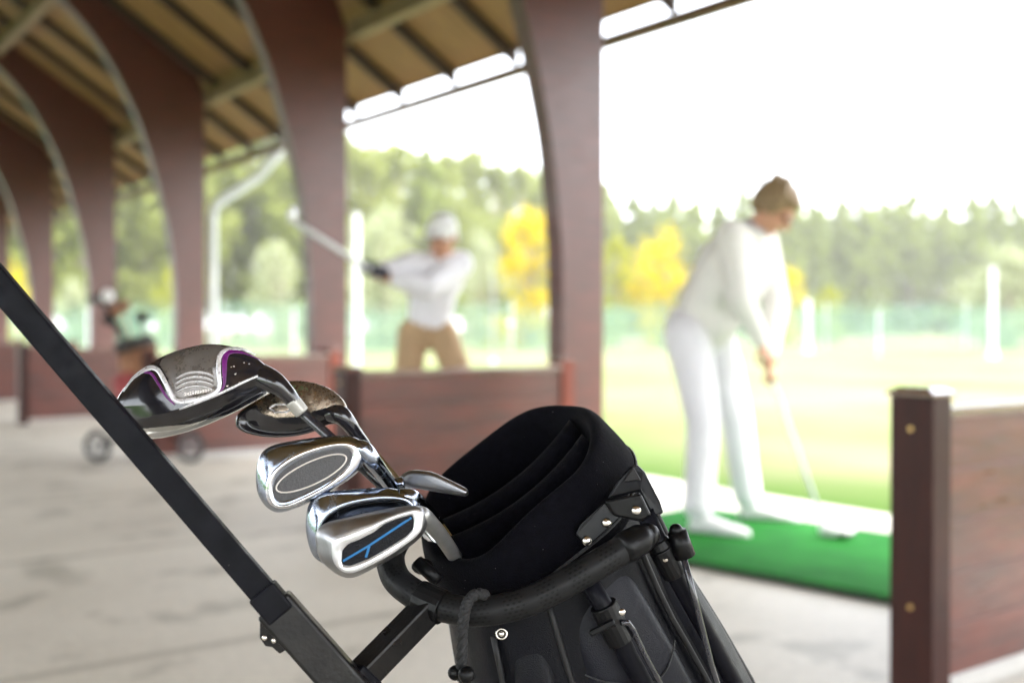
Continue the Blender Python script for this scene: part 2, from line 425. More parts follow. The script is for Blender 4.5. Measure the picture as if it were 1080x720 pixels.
def net_mat():
    m = bpy.data.materials.new('green_netting'); m.use_nodes = True
    nt = m.node_tree; nt.nodes.clear()
    out = nt.nodes.new('ShaderNodeOutputMaterial')
    d = nt.nodes.new('ShaderNodeBsdfDiffuse'); d.inputs[0].default_value = (0.20, 0.32, 0.24, 1)
    tl = nt.nodes.new('ShaderNodeBsdfTranslucent'); tl.inputs[0].default_value = (0.20, 0.32, 0.24, 1)
    m1 = nt.nodes.new('ShaderNodeMixShader'); m1.inputs[0].default_value = 0.5
    t = nt.nodes.new('ShaderNodeBsdfTransparent')
    tc = nt.nodes.new('ShaderNodeTexCoord'); nz = nt.nodes.new('ShaderNodeTexNoise'); nz.inputs['Scale'].default_value = 0.5
    nt.links.new(tc.outputs['Object'], nz.inputs['Vector'])
    mr = nt.nodes.new('ShaderNodeMapRange'); mr.inputs['From Min'].default_value = 0.35; mr.inputs['From Max'].default_value = 0.65
    mr.inputs['To Min'].default_value = 0.15; mr.inputs['To Max'].default_value = 0.45
    nt.links.new(nz.outputs['Fac'], mr.inputs['Value'])
    mx = nt.nodes.new('ShaderNodeMixShader')
    nt.links.new(d.outputs[0], m1.inputs[1]); nt.links.new(tl.outputs[0], m1.inputs[2])
    nt.links.new(mr.outputs[0], mx.inputs[0]); nt.links.new(t.outputs[0], mx.inputs[1]); nt.links.new(m1.outputs[0], mx.inputs[2])
    nt.links.new(mx.outputs[0], out.inputs[0])
    return m
M['net'] = net_mat()

def grip_mat():
    """black rubber grip with clusters of small punched holes (UV: u along in cm, v around 0..1)"""
    m = mat('perforated_rubber', (0.011, 0.011, 0.0115), 0.48, spec=.18, noise=0.15, nscale=60, rvar=0.08)
    nt = m.node_tree
    b = [n for n in nt.nodes if n.type == 'BSDF_PRINCIPLED'][0]
    src = b.inputs['Base Color'].links[0].from_socket
    uv = nt.nodes.new('ShaderNodeUVMap')
    sp = nt.nodes.new('ShaderNodeSeparateXYZ'); nt.links.new(uv.outputs[0], sp.inputs[0])
    def math_(op, a, bb=None, c=None):
        n = nt.nodes.new('ShaderNodeMath'); n.operation = op
        for i, v in enumerate((a, bb, c)):
            if v is None: continue
            if isinstance(v, (int, float)): n.inputs[i].default_value = v
            else: nt.links.new(v, n.inputs[i])
        return n.outputs[0]
    u, v = sp.outputs['X'], sp.outputs['Y']
    U = math_('MULTIPLY', u, 2.1); V = math_('MULTIPLY', v, 22.0)
    row = math_('FLOOR', V)
    U2 = math_('MULTIPLY_ADD', math_('MODULO', row, 2.0), 0.5, U)
    du = math_('SUBTRACT', math_('FRACT', U2), 0.5); dv = math_('SUBTRACT', math_('FRACT', V), 0.5)
    r2 = math_('ADD', math_('MULTIPLY', du, du), math_('MULTIPLY', dv, dv))
    hole = math_('LESS_THAN', r2, 0.075)
    # clusters: only in the middle 60 % of each 3 cm length
    cl = math_('LESS_THAN', math_('ABSOLUTE', math_('SUBTRACT', math_('FRACT', math_('MULTIPLY', u, 0.36)), 0.5)), 0.30)
    hole = math_('MULTIPLY', hole, cl)
    mx = nt.nodes.new('ShaderNodeMix'); mx.data_type = 'RGBA'
    mx.inputs['B'].default_value = (0.002, 0.002, 0.002, 1)
    nt.links.new(hole, mx.inputs['Factor']); nt.links.new(src, mx.inputs['A'])
    nt.links.new(mx.outputs['Result'], b.inputs['Base Color'])
    bp = nt.nodes.new('ShaderNodeBump'); bp.invert = True; bp.inputs['Distance'].default_value = 0.002
    bp.inputs['Strength'].default_value = 1.0
    nt.links.new(hole, bp.inputs['Height']); nt.links.new(bp.outputs[0], b.inputs['Normal'])
    return m
M['grip'] = grip_mat()

# ------------------------------------------------------------------ setting: floor, field
mb = MB(); mb.box((0, 0, 0), (1, 1, 1))
mb = MB()
mb.box((-0.4, 8, -0.06), (10.56, 44, 0.12))
fl = mb.build('floor', M['concrete']); fl.rotation_euler = (0, 0, TH); setp(fl, 'pale stained concrete floor of the pavilion', kind='structure')
mb = MB()
mb.add([(-700, -300, -0.03), (900, -300, -0.03), (900, 1300, -0.03), (-700, 1300, -0.03)], [(0, 1, 2, 3)])
g = mb.build('ground', M['grass'], fixn=False); g.rotation_euler = (0, 0, TH); setp(g, 'pale mown grass of the driving range', kind='structure')

# ------------------------------------------------------------------ pavilion (local x = towards the field, local y = along the facade)
T0, SP = 4.75, 3.15
RIDGE = -0.4
def deckz(n): return 6.235 - 0.64 * (n if n > RIDGE else 2 * RIDGE - n)
INTR = [(3.82, 0.0), (3.82, 1.2), (3.80, 1.55), (3.77, 1.8), (3.73, 2.05), (3.67, 2.3), (3.60, 2.56), (3.50, 2.88), (3.38, 3.18), (3.23, 3.47),
        (3.02, 3.80), (2.72, 4.12), (2.30, 4.45), (1.75, 4.75), (1.1, 5.0), (0.4, 5.14), (-0.4, 5.2)]
def catmull(pts, k=4, closed=False):
    out = []; n = len(pts)
    P = [Vector(p) for p in pts]
    for i in range(n if closed else n - 1):
        if closed: a, b, c, d = P[i - 1], P[i], P[(i + 1) % n], P[(i + 2) % n]
        else: a, b, c, d = P[max(i - 1, 0)], P[i], P[i + 1], P[min(i + 2, n - 1)]
        for j in range(k):
            t = j / k
            out.append(0.5 * ((2 * b) + (c - a) * t + (2 * a - 5 * b + 4 * c - d) * t * t + (3 * b - a - 3 * c + d) * t ** 3))
    if not closed: out.append(P[-1])
    return out
pav = empty('pavilion', (0, 0, 0), TH)
setp(pav, 'long open timber pavilion with curved dark red arches and a boarded roof', 'pavilion')
intr = [(p.x, p.y) for p in catmull([Vector((a, b)) for a, b in INTR], 3)]
def halfpoly(sgn):
    # inner curve then the outer side, as quads strip
    rings = []
    for (n, z) in intr:
        if z < 3.4:
            no, zo = 4.12, z
        else:
            # outer point slides along the underside of the roof
            f = (z - 3.4) / (5.2 - 3.4)
            no = 4.12 + (RIDGE - 4.12) * max(0, min(1, f ** 1.15)); zo = deckz(no) - 0.005
        rings.append((n, z, no, zo))
    return rings
R_ = halfpoly(1)
TOP = (4.12, deckz(4.12) - 0.005)
arch_me = None
for k in range(-4, 9):
    t = T0 + SP * k
    mb = MB()
    for side in (1, -1):
        def mx(n): return n if side == 1 else 2 * RIDGE - n
        pts = []
        rr = R_
        for w in (0, 0.13):
            for (n, z, no, zo) in rr:
                pts.append(Vector((mx(n), t + w, z))); pts.append(Vector((mx(no), t + w, zo)))
        L = len(rr)
        fs = []
        for i in range(L - 1):
            fs.append((2 * i, 2 * i + 1, 2 * i + 3, 2 * i + 2))
            o = 2 * L
            fs.append((o + 2 * i, o + 2 * i + 2, o + 2 * i + 3, o + 2 * i + 1))
            fs.append((2 * i, 2 * i + 2, o + 2 * i + 2, o + 2 * i))
            fs.append((2 * i + 1, o + 2 * i + 1, o + 2 * i + 3, 2 * i + 3))
        # corner piece at the outer shoulder
        mb.add(pts, fs)
    o = mb.build('arch', M['redwood'], pav)
    # the arches are exactly alike: share one mesh
    if arch_me is None:
        o.data.transform(Matrix.Translation((0, -t, 0))); arch_me = o.data
    else:
        old = o.data; o.data = arch_me; bpy.data.meshes.remove(old)
    o.location = (0, t, 0)
# roof boards (two slopes)
T_A, T_B = T0 - 4 * SP - 0.6, T0 + 8 * SP + 0.6
for side in (1, -1):
    mb = MB()
    def mx(n): return n if side == 1 else 2 * RIDGE - n
    ny = 60
    eN = 4.955
    for (zoff0, zoff1) in ((0, 0.05),):
        pr = [(mx(RIDGE), deckz(RIDGE)), (mx(eN), deckz(eN)), (mx(eN), deckz(eN) + 0.05), (mx(RIDGE), deckz(RIDGE) + 0.05)]
        mb.prism([Vector((a, T_A, b)) for a, b in pr], (0, T_B - T_A, 0))
    mb.build('roof_deck', M['deck'], pav)
# rafters, field side
raf = None
k = 0
t = 5.03 - 0.85 * 15
while t < T_B - 0.1:
    kk = round((t - T0) / SP)
    if not (-0.03 < t - (T0 + kk * SP) < 0.16):
        if raf is None:
            mb = MB()
            n0, n1 = -0.3, 4.95
            pr = [(n0, deckz(n0) - 0.002), (n1, deckz(n1) - 0.002), (n1, deckz(n1) - 0.095), (n0, deckz(n0) - 0.10)]
            mb.prism([Vector((a, -0.04, b)) for a, b in pr], (0, 0.08, 0))
            o = mb.build('rafter', M['rafter'], pav); raf = o
        else:
            o = raf.copy(); COL.objects.link(o)
        o.location = (0, t, 0)
    t += 0.85
# purlins between the arches
pur = {}
for n in (4.2, 2.75, 1.3):
    for k in range(-3, 8):
        t = T0 + SP * k
        zc = deckz(n) - 0.10 - 0.075
        mb = MB(); mb.box((n, t + 0.13 + (SP - 0.13) / 2, zc), (0.10, SP - 0.134, 0.14))
        if n == 4.2:
            mb = MB(); mb.box((n + 0.0, t + 0.13 + (SP - 0.13) / 2, zc), (0.10, SP - 0.134, 0.14))
        mb.build('purlin', M['purlin'], pav, bevel=0.006)
mb = MB(); mb.box((4.92, (T_A + T_B) / 2, 2.905), (0.08, T_B - T_A, 0.07)); mb.build('eave_plate', M['plate'], pav)
# downpipes at the columns
for k in (2,):
    t = T0 + SP * k
    mb = MB()
    mb.tube([(4.22, t + 0.05, 0.05), (4.22, t + 0.05, 2.16), (4.24, t + 0.05, 2.24), (4.34, t + 0.05, 2.32), (4.72, t + 0.03, 2.58), (4.9, t, 2.80), (5.0, t, 2.98)], 0.05, 14)
    dp = mb.build('downpipe', M['zinc'], pav, smooth=True)
mb = MB()
gut = [(5.02 + 0.055 * cos(a), 3.0 + 0.055 * sin(a)) for a in [pi + pi * i / 8 for i in range(9)]]
gut += [(5.02 + 0.05 * cos(a), 3.0 + 0.05 * sin(a)) for a in [2 * pi - pi * i / 8 for i in range(9)]]

# ------------------------------------------------------------------ bay dividers
PT, PB = 0.757, 0.05
def divider(t, n0, n1, label, outer_red=True, ph=0.785):
    d = empty('wooden_divider', tuple(NT(n0, t)), TH)
    setp(d, label, 'divider', 'timber dividers between the hitting bays')
    L = n1 - n0
    # inner end post 0.115 deep along the facade, 0.085 wide
    def post(x0, wx, wy, h, m, nm='post', capm=M['cappaint']):
        mb = MB(); mb.box((x0 + wx / 2, wy / 2, h / 2), (wx, wy, h))
        p = mb.build(nm, m, d, bevel=0.004)
        mb = MB()
        e = 0.008
        b0 = [Vector((x0 - e, -e, h + .001)), Vector((x0 + wx + e, -e, h + .001)), Vector((x0 + wx + e, wy + e, h + .001)), Vector((x0 - e, wy + e, h + .001))]
        b1 = [v + Vector((0, 0, 0.008)) for v in b0]
        c = Vector((x0 + wx / 2, wy / 2, 0))
        b2 = [c + (Vector((v.x, v.y, 0)) - c) * 0.62 + Vector((0, 0, h + 0.022)) for v in b0]
        mb.loft([b0, b1, b2])
        mb.build('post_cap', capm, d)
        return p
    p = post(0, 0.085, 0.125, ph, M['darkpost'])
    for z in (0.70, 0.24):
        mb = MB(); mb.tube([(0.001, 0.062, z), (-0.004, 0.062, z)], 0.007, 12)
        q = mb.build('screw', M['brass'], p)
    post(L - 0.085, 0.085, 0.125, 0.785, M['redpost'] if outer_red else M['darkpost'])
    # horizontal boards
    mb = MB()
    nb = 5
    hh = (PT - 0.03 - PB) / nb
    for i in range(nb):
        mb.box((L / 2, 0.035, PB + hh * (i + 0.5)), (L - 0.172, 0.035, hh - 0.0012))
    mb.build('panel', M['redwood_h'], d, bevel=0.002)
    mb = MB(); mb.box((L / 2, 0.035, PT - 0.014), (L - 0.172, 0.06, 0.028)); mb.build('top_rail', M['cappaint'], d, bevel=0.004)
    return d
divider(1.60, 2.49, 3.815, 'near red-brown timber divider with dark capped end post at right edge')
divider(4.62, 2.40, 3.80, 'timber divider behind the golf bag, in front of the man in the cap', ph=.757)
divider(7.765, 2.45, 3.99, 'timber divider half hidden behind the raised club heads')
divider(11.6, 2.43, 3.80, 'timber divider to the left of the parked trolley with the brown bag')
divider(14.8, 2.43, 3.80, 'farthest visible timber divider at the left edge of the photo')
divider(18.0, 2.43, 3.80, 'timber divider at the far left end, mostly hidden by nearer ones')

# ------------------------------------------------------------------ hitting mat
L_ = Vector((-.704, .71, 0)).normalized(); W_ = Vector((.71, .704, 0)).normalized()
P0 = Vector((1.005, 4.08, 0))
mt = empty('hitting_mat', tuple(P0))
setp(mt, 'bright green turf hitting mat under the woman in white', 'mat')
def matrect(a0, a1, b0, b1, z0, z1):
    m_ = MB()
    q = [L_ * a0 + W_ * b0, L_ * a1 + W_ * b0, L_ * a1 + W_ * b1, L_ * a0 + W_ * b1]
    m_.prism([v + Vector((0, 0, z0)) for v in q], (0, 0, z1 - z0)); return m_
matrect(-0.85, 1.17, 0, 1.10, 0.001, 0.022).build('rubber_base', M['matbase'], mt)
matrect(-0.845, 1.165, 0.005, 1.095, 0.0225, 0.034).build('turf', M['mat'], mt)

# ------------------------------------------------------------------ people
def cap_(mb, p, q, r1, r2, n=14):
    p, q = Vector(p), Vector(q)
    mb.ball(p, r1, n); mb.ball(q, r2, n)
    mb.tube([p, q], [r1, r2], n)
def limb(mb, pts, rs):
    for i in range(len(pts) - 1): cap_(mb, pts[i], pts[i + 1], rs[i], rs[i + 1])
def basis(fwd, up):
    f = Vector(fwd).normalized(); u = Vector(up); u = (u - f * u.dot(f)).normalized(); s = f.cross(u)
    return Matrix((s, f, u)).transposed()     # local x = right, y = forward, z = up
def head(mb, c, fwd, up, s=1.0):
    B = basis(fwd, up)
    P = lambda x, y, z: Vector(c) + B @ (Vector((x, y, z)) * s)
    mb.ball(P(0, -.012, .02), (.074 * s, .092 * s, .098 * s), 18, B)        # skull
    mb.ball(P(0, .025, -.045), (.055 * s, .062 * s, .068 * s), 16, B)        # jaw
    mb.ball(P(0, .072, -.095), (.022 * s, .02 * s, .018 * s), 10, B)         # chin
    cap_(mb, P(0, .085, .015), P(0, .108, -.028), .009 * s, .015 * s, 10)    # nose
    for e in (-1, 1):
        mb.ball(P(e * .076, -.01, -.012), (.010 * s, .02 * s, .032 * s), 10, B)   # ears
        mb.ball(P(e * .033, .070, -.022), (.02 * s, .018 * s, .018 * s), 10, B)   # cheeks
        cap_(mb, P(e * .02, .082, .028), P(e * .045, .075, .028), .008 * s, .007 * s, 8)  # brow
    cap_(mb, P(-.016, .084, -.062), P(.016, .084, -.062), .008 * s, .008 * s, 8)    # lips
    return P, B
def face_parts(P, B, s, root):
    for e in (-1, 1):
        mb = MB(); mb.ball(P(e * .031, .078, .008), .0125 * s, 12); wb(mb, 'eye', M['eye'], root, smooth=True)
    mb = MB(); cap_(mb, P(-.018, .089, -.062), P(.018, .089, -.062), .0055 * s, .0055 * s, 8); wb(mb, 'lips', M['lip'], root, smooth=True)
M['eye'] = mat('dark_eye', (0.05, 0.035, 0.03), 0.2)
M['lip'] = mat('lips', (0.42, 0.16, 0.13), 0.5)
def hand(mb, wrist, d, side, nrm, curl=1.0):
    """palm + four fingers curled round a grip + thumb. d: wrist->knuckles, side: towards the index finger, nrm: palm side"""
    d = Vector(d).normalized(); side = Vector(side); side = (side - d * side.dot(d)).normalized(); nr = Vector(nrm); nr = (nr - d * nr.dot(d) - side * nr.dot(side)).normalized()
    w = Vector(wrist)
    for a in (-.026, -.009, .009, .026):
        cap_(mb, w + d * .012 + side * a * .7, w + d * .078 + side * a, .014, .012, 10)
    lens = {.028: .92, .010: 1.0, -.009: .95, -.027: .78}
    for a, l in lens.items():
        k0 = w + d * .082 + side * a
        k1 = k0 + (d * .55 + nr * .83) * .036 * l
        k2 = k1 + (nr * .75 - d * .66) * .026 * l
        k3 = k2 + (-d * .95 - nr * .1) * .020 * l
        limb(mb, [k0, k1, k2, k3], [.0095, .009, .0085, .0075])
    t0 = w + d * .02 + side * .026
    t1 = t0 + (d * .5 + side * .6 + nr * .6).normalized() * .036
    t2 = t1 + (d * .6 - side * .1 + nr * .8).normalized() * .030
    limb(mb, [t0, t1, t2], [.013, .0105, .009])
def shoe(mb, heel, d):
    heel = Vector(heel); d = Vector((d[0], d[1], 0)).normalized(); s = Vector((-d.y, d.x, 0))
    B = Matrix((s, d, Vector((0, 0, 1)))).transposed()
    secs = []
    for y, w, h in ((-.04, .022, .05), (-.025, .034, .075), (.03, .036, .085), (.09, .038, .07), (.15, .046, .052), (.2, .044, .042), (.235, .028, .032), (.25, .01, .02)):
        ring = []
        for k in range(14):
            a = 2 * pi * k / 14
            x = w * cos(a); z = (h / 2) * (1 + sin(a))
            if sin(a) < 0: z = max(0.0, h * 0.5 * (1 + sin(a) * 1.25)); x *= 1.03
            ring.append(heel + B @ Vector((x, y, z)))
        secs.append(ring)
    mb.loft(secs)

# --- woman in white -------------------------------------------------
MZ = 0.034
wf = Vector((.83, -.56, 0)).normalized(); wsd = Vector((-wf.y, wf.x, 0))   # wsd: towards the far foot (.56,.83)
wm = empty('person', (1.0, 5.15, MZ)); setp(wm, 'woman in white sweater and white trousers bending over a golf club on the green mat', 'person')
near_h, far_h = Vector((.830, 5.13, .93)), Vector((.975, 5.30, .93))
near_k, far_k = Vector((.880, 5.02, .52)), Vector((1.085, 5.27, .52))
near_a, far_a = Vector((.850, 4.97, .12)), Vector((1.145, 5.30, .12))
pel = (near_h + far_h) / 2 + Vector((0, 0, .02))
waist = Vector((.935, 5.19, 1.06)); chest = Vector((1.03, 5.14, 1.26)); neckb = Vector((1.115, 5.09, 1.405)); 
hc = Vector((1.215, 5.03, 1.515))
sn = Vector((1.005, 4.985, 1.375)); sf = Vector((1.195, 5.24, 1.375))
hn = Vector((1.165, 5.035, .872)); hf = Vector((1.19, 5.05, .815))
en = Vector((1.035, 4.955, 1.10)); ef = Vector((1.25, 5.17, 1.08))
body = MB()
P, B = head(body, hc, Vector((.55, -.38, -.78)), Vector((.66, -.42, .62)))
limb(body, [neckb, hc - Vector((.03, -.02, .04))], [.058, .052])
limb(body, [waist, chest, neckb], [.12, .12, .07])
limb(body, [pel, waist], [.10, .11])
for hp, kn, an in ((near_h, near_k, near_a), (far_h, far_k, far_a)):
    limb(body, [pel, hp, kn, an], [.09, .08, .055, .036])
    limb(body, [an, an + Vector((0, 0, -.06)), an + wf * .05 + Vector((0, 0, -.07))], [.034, .028, .018])
for s_, e_, h_ in ((sn, en, hn), (sf, ef, hf)):
    limb(body, [neckb - Vector((0, 0, .03)), s_, e_, h_], [.06, .05, .038, .026])
cl_end = Vector((1.395, 4.84, .062)); cl_top = Vector((1.125, 5.065, .965))
cdir = (cl_end - cl_top).normalized()
hand(body, hn - cdir * .01 + Vector((-.01, -.005, 0)), (cdir * .9 + wf * .35), wsd * -1 + cdir, wsd, 1)
hand(body, hf + cdir * .01 + Vector((-.02, .0, 0)), (cdir * .9 + wf * .2), wsd + cdir, -wsd, 1)
wb(body, 'body', M['skin'], wm, remesh=0.006, smooth=True)
face_parts(P, B, 1.0, wm)
hair = MB()
hair.ball(P(0, -.03, .03), (.092, .102, .100), 18, B); hair.ball(P(0, -.07, .0), (.08, .06, .08), 14, B); hair.ball(P(0, .035, .075), (.066, .048, .04), 14, B)
hair.ball(P(0, -.06, -.03), (.07, .05, .06), 14, B)
for e in (-1, 1): hair.ball(P(e * .074, -.005, .02), (.022, .05, .06), 12, B)
for i in range(40):
    a = random.uniform(-1, 1); b_ = random.uniform(-1, 1)
    q = P(.085 * a, -.04 + .09 * b_, .03 + .1 * sqrt(max(0, 1 - a * a * .6 - b_ * b_ * .6)))
    cap_(hair, q, q + Vector((random.uniform(-.02, .02), random.uniform(-.02, .02), random.uniform(-.02, .01))) * .5, .012, .008, 8)
wb(hair, 'hair', M['hair'], wm, remesh=0.007, smooth=True)
sw = MB()
limb(sw, [waist - Vector((0, 0, .05)), waist, chest, neckb - Vector((.01, 0, .03))], [.15, .148, .158, .09])
limb(sw, [waist + wsd * .05, chest + wsd * .07], [.115, .12]); limb(sw, [waist - wsd * .05, chest - wsd * .07], [.115, .12])
limb(sw, [chest + wf * .06 + wsd * .05, waist + wf * .09 + wsd * .03], [.125, .11])
for s_, e_, h_ in ((sn, en, hn), (sf, ef, hf)):
    limb(sw, [chest.lerp(neckb, .5), s_, e_, e_.lerp(h_, .86)], [.11, .082, .064, .042])
wb(sw, 'sweater', M['knit'], wm, remesh=0.008, smooth=True)
co = MB(); co.tube([neckb + Vector((.0, 0, -.01)), neckb + Vector((.03, -.02, .035))], [.072, .066], 18); wb(co, 'collar', M['collar'], wm, smooth=True)
tr = MB()
limb(tr, [pel - wf * .03, waist - Vector((0, 0, .05))], [.15, .13])
for hp, kn, an in ((near_h, near_k, near_a), (far_h, far_k, far_a)):
    limb(tr, [pel - wf * .03, hp - wf * .01, hp.lerp(kn, .4), kn, kn.lerp(an, .5), an + Vector((0, 0, .03))], [.14, .110, .098, .078, .072, .070])
wb(tr, 'trousers', M['trouser'], wm, remesh=0.008, smooth=True)
for an, dd in ((near_a, wf), (far_a, (wf + wsd * .25))):
    s_ = MB(); shoe(s_, (an.x, an.y, MZ), dd); wb(s_, 'shoe', M['shoe'], wm, smooth=True)
    
gc = empty('golf_club', tuple(cl_end)); setp(gc, 'long white-shafted golf club held low by the woman in white', 'golf club')
s_ = MB(); s_.tube([cl_top.lerp(cl_end, .28), cl_end], [.011, .009], 10); wb(s_, 'shaft', M['zinc'], gc, smooth=True)
s_ = MB(); s_.tube([cl_top, cl_top.lerp(cl_end, .28)], [.014, .010], 12); wb(s_, 'grip', M['shaft'], gc, smooth=True)
s_ = MB(); s_.ball(cl_end + Vector((.045, -.01, .005)), (.078, .060, .034), 16, Matrix.Rotation(-.3, 3, 'Z')); wb(s_, 'head', M['cap'], gc, smooth=True)
s_ = MB(); s_.ball(cl_end + Vector((.062, -.030, -.008)), (.056, .044, .020), 16, Matrix.Rotation(-.3, 3, 'Z')); wb(s_, 'face', M['blackpaint'], gc, smooth=True)

# --- man in the white cap -------------------------------------------
mn = empty('person', (-.45, 6.45, 0)); setp(mn, 'man in white shirt, khaki trousers and white cap swinging a club behind the divider', 'person')
mf = Vector((-.25, -.95, 0)).normalized()
pel = Vector((-.50, 6.48, .93)); waist = Vector((-.485, 6.47, 1.06)); chest = Vector((-.455, 6.43, 1.23)); neckb = Vector((-.415, 6.39, 1.38))
hc = Vector((-.405, 6.34, 1.485))
sl = Vector((-.575, 6.33, 1.325)); sr = Vector((-.315, 6.45, 1.335))
hl = Vector((-.770, 6.09, 1.275)); hr = Vector((-.70, 6.15, 1.245))
el = Vector((-.69, 6.25, 1.285)); er = Vector((-.47, 6.17, 1.19))
kl, kr = Vector((-.64, 6.42, .5)), Vector((-.24, 6.40, .5))
al, ar = Vector((-.70, 6.52, .10)), Vector((-.24, 6.42, .10))
hipl, hipr = Vector((-.585, 6.47, .90)), Vector((-.415, 6.46, .90))
body = MB()
hfw = Vector((-.35, -.85, -.35))
P, B = head(body, hc, hfw, (0, 0, 1))
limb(body, [neckb, hc - Vector((0, 0, .05))], [.065, .058]); limb(body, [pel + Vector((0, 0, .03)), waist, chest, neckb], [.11, .12, .13, .075])
for hp, kn, an in ((hipl, kl, al), (hipr, kr, ar)):
    limb(body, [pel + Vector((0, 0, .03)), hp, kn, an], [.10, .08, .06, .04]); limb(body, [an, an + mf * .16 + Vector((0, 0, -.05))], [.04, .03])
for s1, e1, h1 in ((sl, el, hl), (sr, er, hr)):
    limb(body, [neckb - Vector((0, 0, .04)), s1, e1, h1], [.07, .055, .042, .03])
hand(body, hr, Vector((-.8, -.3, .3)), Vector((-.2, -.2, 1)), Vector((0, -1, -.2)))
wb(body, 'body', M['skin'], mn, remesh=0.007, smooth=True)
face_parts(P, B, 1.0, mn)
gl = MB(); hand(gl, hl + Vector((.01, 0, 0)), Vector((-.8, -.3, .3)), Vector((-.2, -.2, 1)), Vector((0, -1, -.2))); cap_(gl, hl + Vector((.05, .02, 0)), hl, .036, .036)
wb(gl, 'glove', M['glove'], mn, remesh=0.006, smooth=True)
cp = MB()
cp.ball(P(0, -.015, .05), (.092, .108, .085), 18, B)
cp.ball(P(0, .10, .052), (.07, .075, .010), 14, B); cp.ball(P(0, -.075, -.01), (.07, .04, .06), 12, B)
wb(cp, 'cap', M['cap'], mn, remesh=0.006, smooth=True)
sh = MB()
limb(sh, [waist - Vector((0, 0, .05)), waist, chest, neckb - Vector((0, 0, .03))], [.13, .135, .15, .085])
limb(sh, [chest + Vector((-.08, -.03, .02)), chest + Vector((.05, .03, .02))], [.125, .125])
limb(sh, [sl, sr], [.075, .075])
limb(sh, [chest, sl, el, el.lerp(hl, .75)], [.12, .085, .066, .045]); limb(sh, [chest, sr, er, er.lerp(hr, .8)], [.12, .088, .068, .045])
wb(sh, 'shirt', M['trouser'], mn, remesh=0.009, smooth=True)
tr = MB()
limb(tr, [pel + Vector((0, 0, .02)), waist - Vector((0, 0, .06))], [.125, .125])
for hp, kn, an in ((hipl, kl, al), (hipr, kr, ar)):
    limb(tr, [pel + Vector((0, 0, .03)), hp + Vector((0, 0, .03)), kn, an], [.11, .095, .078, .068])
wb(tr, 'trousers', M['khaki'], mn, remesh=0.009, smooth=True)
for an in (al, ar):
    s_ = MB(); shoe(s_, (an.x, an.y, 0), mf); wb(s_, 'shoe', M['shoe'], mn, smooth=True)
g2 = empty('golf_club', (-1.09, 5.38, 1.50)); setp(g2, 'golf club swung back by the man in the white cap', 'golf club')
c0, c1 = Vector((-.70, 6.18, 1.225)), at(309, 233, 5.4)
s_ = MB(); s_.tube([c0.lerp(c1, .22), c1], [.013, .015], 10); wb(s_, 'shaft', M['whitepole'], g2, smooth=True)
s_ = MB(); s_.tube([c0, c0.lerp(c1, .22)], [.014, .011], 10); wb(s_, 'grip', M['shaft'], g2, smooth=True)
s_ = MB(); s_.ball(c1 + Vector((-.0, -.02, .03)), (.022, .035, .045), 14); wb(s_, 'head', M['solesilver'], g2, smooth=True)

# ------------------------------------------------------------------ trees and bushes
def leaf_cloud(mb, pts, size, rnd):
    for p, s in pts:
        a = Vector((rnd.gauss(0, 1), rnd.gauss(0, 1), rnd.gauss(0, 1))).normalized()
        b = a.orthogonal().normalized(); c = a.cross(b)
        ang = rnd.uniform(0, pi); b2 = b * cos(ang) + c * sin(ang); c2 = a.cross(b2)
        w, h = size * s, size * s * rnd.uniform(.45, .8)
        mb.add([p - b2 * w, p - c2 * h * .6, p + b2 * w, p + c2 * h], [(0, 1, 2, 3)])
def make_conifer(seed, h, r, bare, n=1500, size=.42):
    rnd = random.Random(seed)
    tk = MB(); tk.tube([(0, 0, -.2), (rnd.uniform(-.1, .1), 0, h * .5), (0, 0, h * .96)], [h * .013, h * .008, .03], 8)
    pts = []
    layers = int(h * 1.6)
    limbs = []
    for L in range(layers):
        f = L / (layers - 1)
        z = h * (bare + (1 - bare) * f)
        rr = r * (1 - f) ** .45 * rnd.uniform(.75, 1.2) * (min(1, f * 5 + .45))
        nb = 5 if f < .8 else 3
        for b in range(nb):
            a = rnd.uniform(0, 2 * pi); l = rr * rnd.uniform(.55, 1.25) + .25
            limbs.append((z, a, l))
            if rnd.random() < .5: tk.tube([(0, 0, z), (l * .8 * cos(a), l * .8 * sin(a), z - l * .2)], [.05, .02], 4)
    per = max(3, n // len(limbs))
    for z, a, l in limbs:
        for i in range(per):
            q = rnd.random() ** .7
            pts.append((Vector((l * q * cos(a) + rnd.gauss(0, .22), l * q * sin(a) + rnd.gauss(0, .22), z - l * q * .22 + rnd.gauss(0, .22))), rnd.uniform(.6, 1.3)))
    cr = MB(); leaf_cloud(cr, pts, size, rnd)
    return tk, cr
def make_round(seed, h, r, low, n=1800, size=.3, trunk=.03, squash=1.0):
    rnd = random.Random(seed)
    tk = MB(); tk.tube([(0, 0, -.2), (rnd.uniform(-.2, .2), rnd.uniform(-.2, .2), h * .45), (0, 0, h * .85)], [h * trunk, h * trunk * .6, .03], 8)
    cl = []
    for i in range(22):
        f = rnd.random(); z = h * (low + (1 - low) * f)
        env = r * sqrt(max(.05, 1 - (2 * f - .9) ** 2)) if f > .45 else r * (.75 + .25 * f)
        a = rnd.uniform(0, 2 * pi); q = rnd.uniform(.15, .85) * env
        c = Vector((q * cos(a), q * sin(a), min(z, h * .93)))
        cl.append((c, r * rnd.uniform(.26, .46)))
        tk.tube([(0, 0, min(z, h * .8) * .55), tuple(c)], [h * trunk * .35, .02], 5)
    pts = []
    for i in range(n):
        c, cr_ = rnd.choice(cl)
        d = Vector((rnd.gauss(0, 1), rnd.gauss(0, 1), rnd.gauss(0, 1))).normalized() * cr_ * rnd.random() ** .45
        p = c + d
        if p.z > .02: pts.append((p, rnd.uniform(.6, 1.3)))
    cr = MB(); leaf_cloud(cr, pts, size, rnd)
    return tk, cr
protos = {}
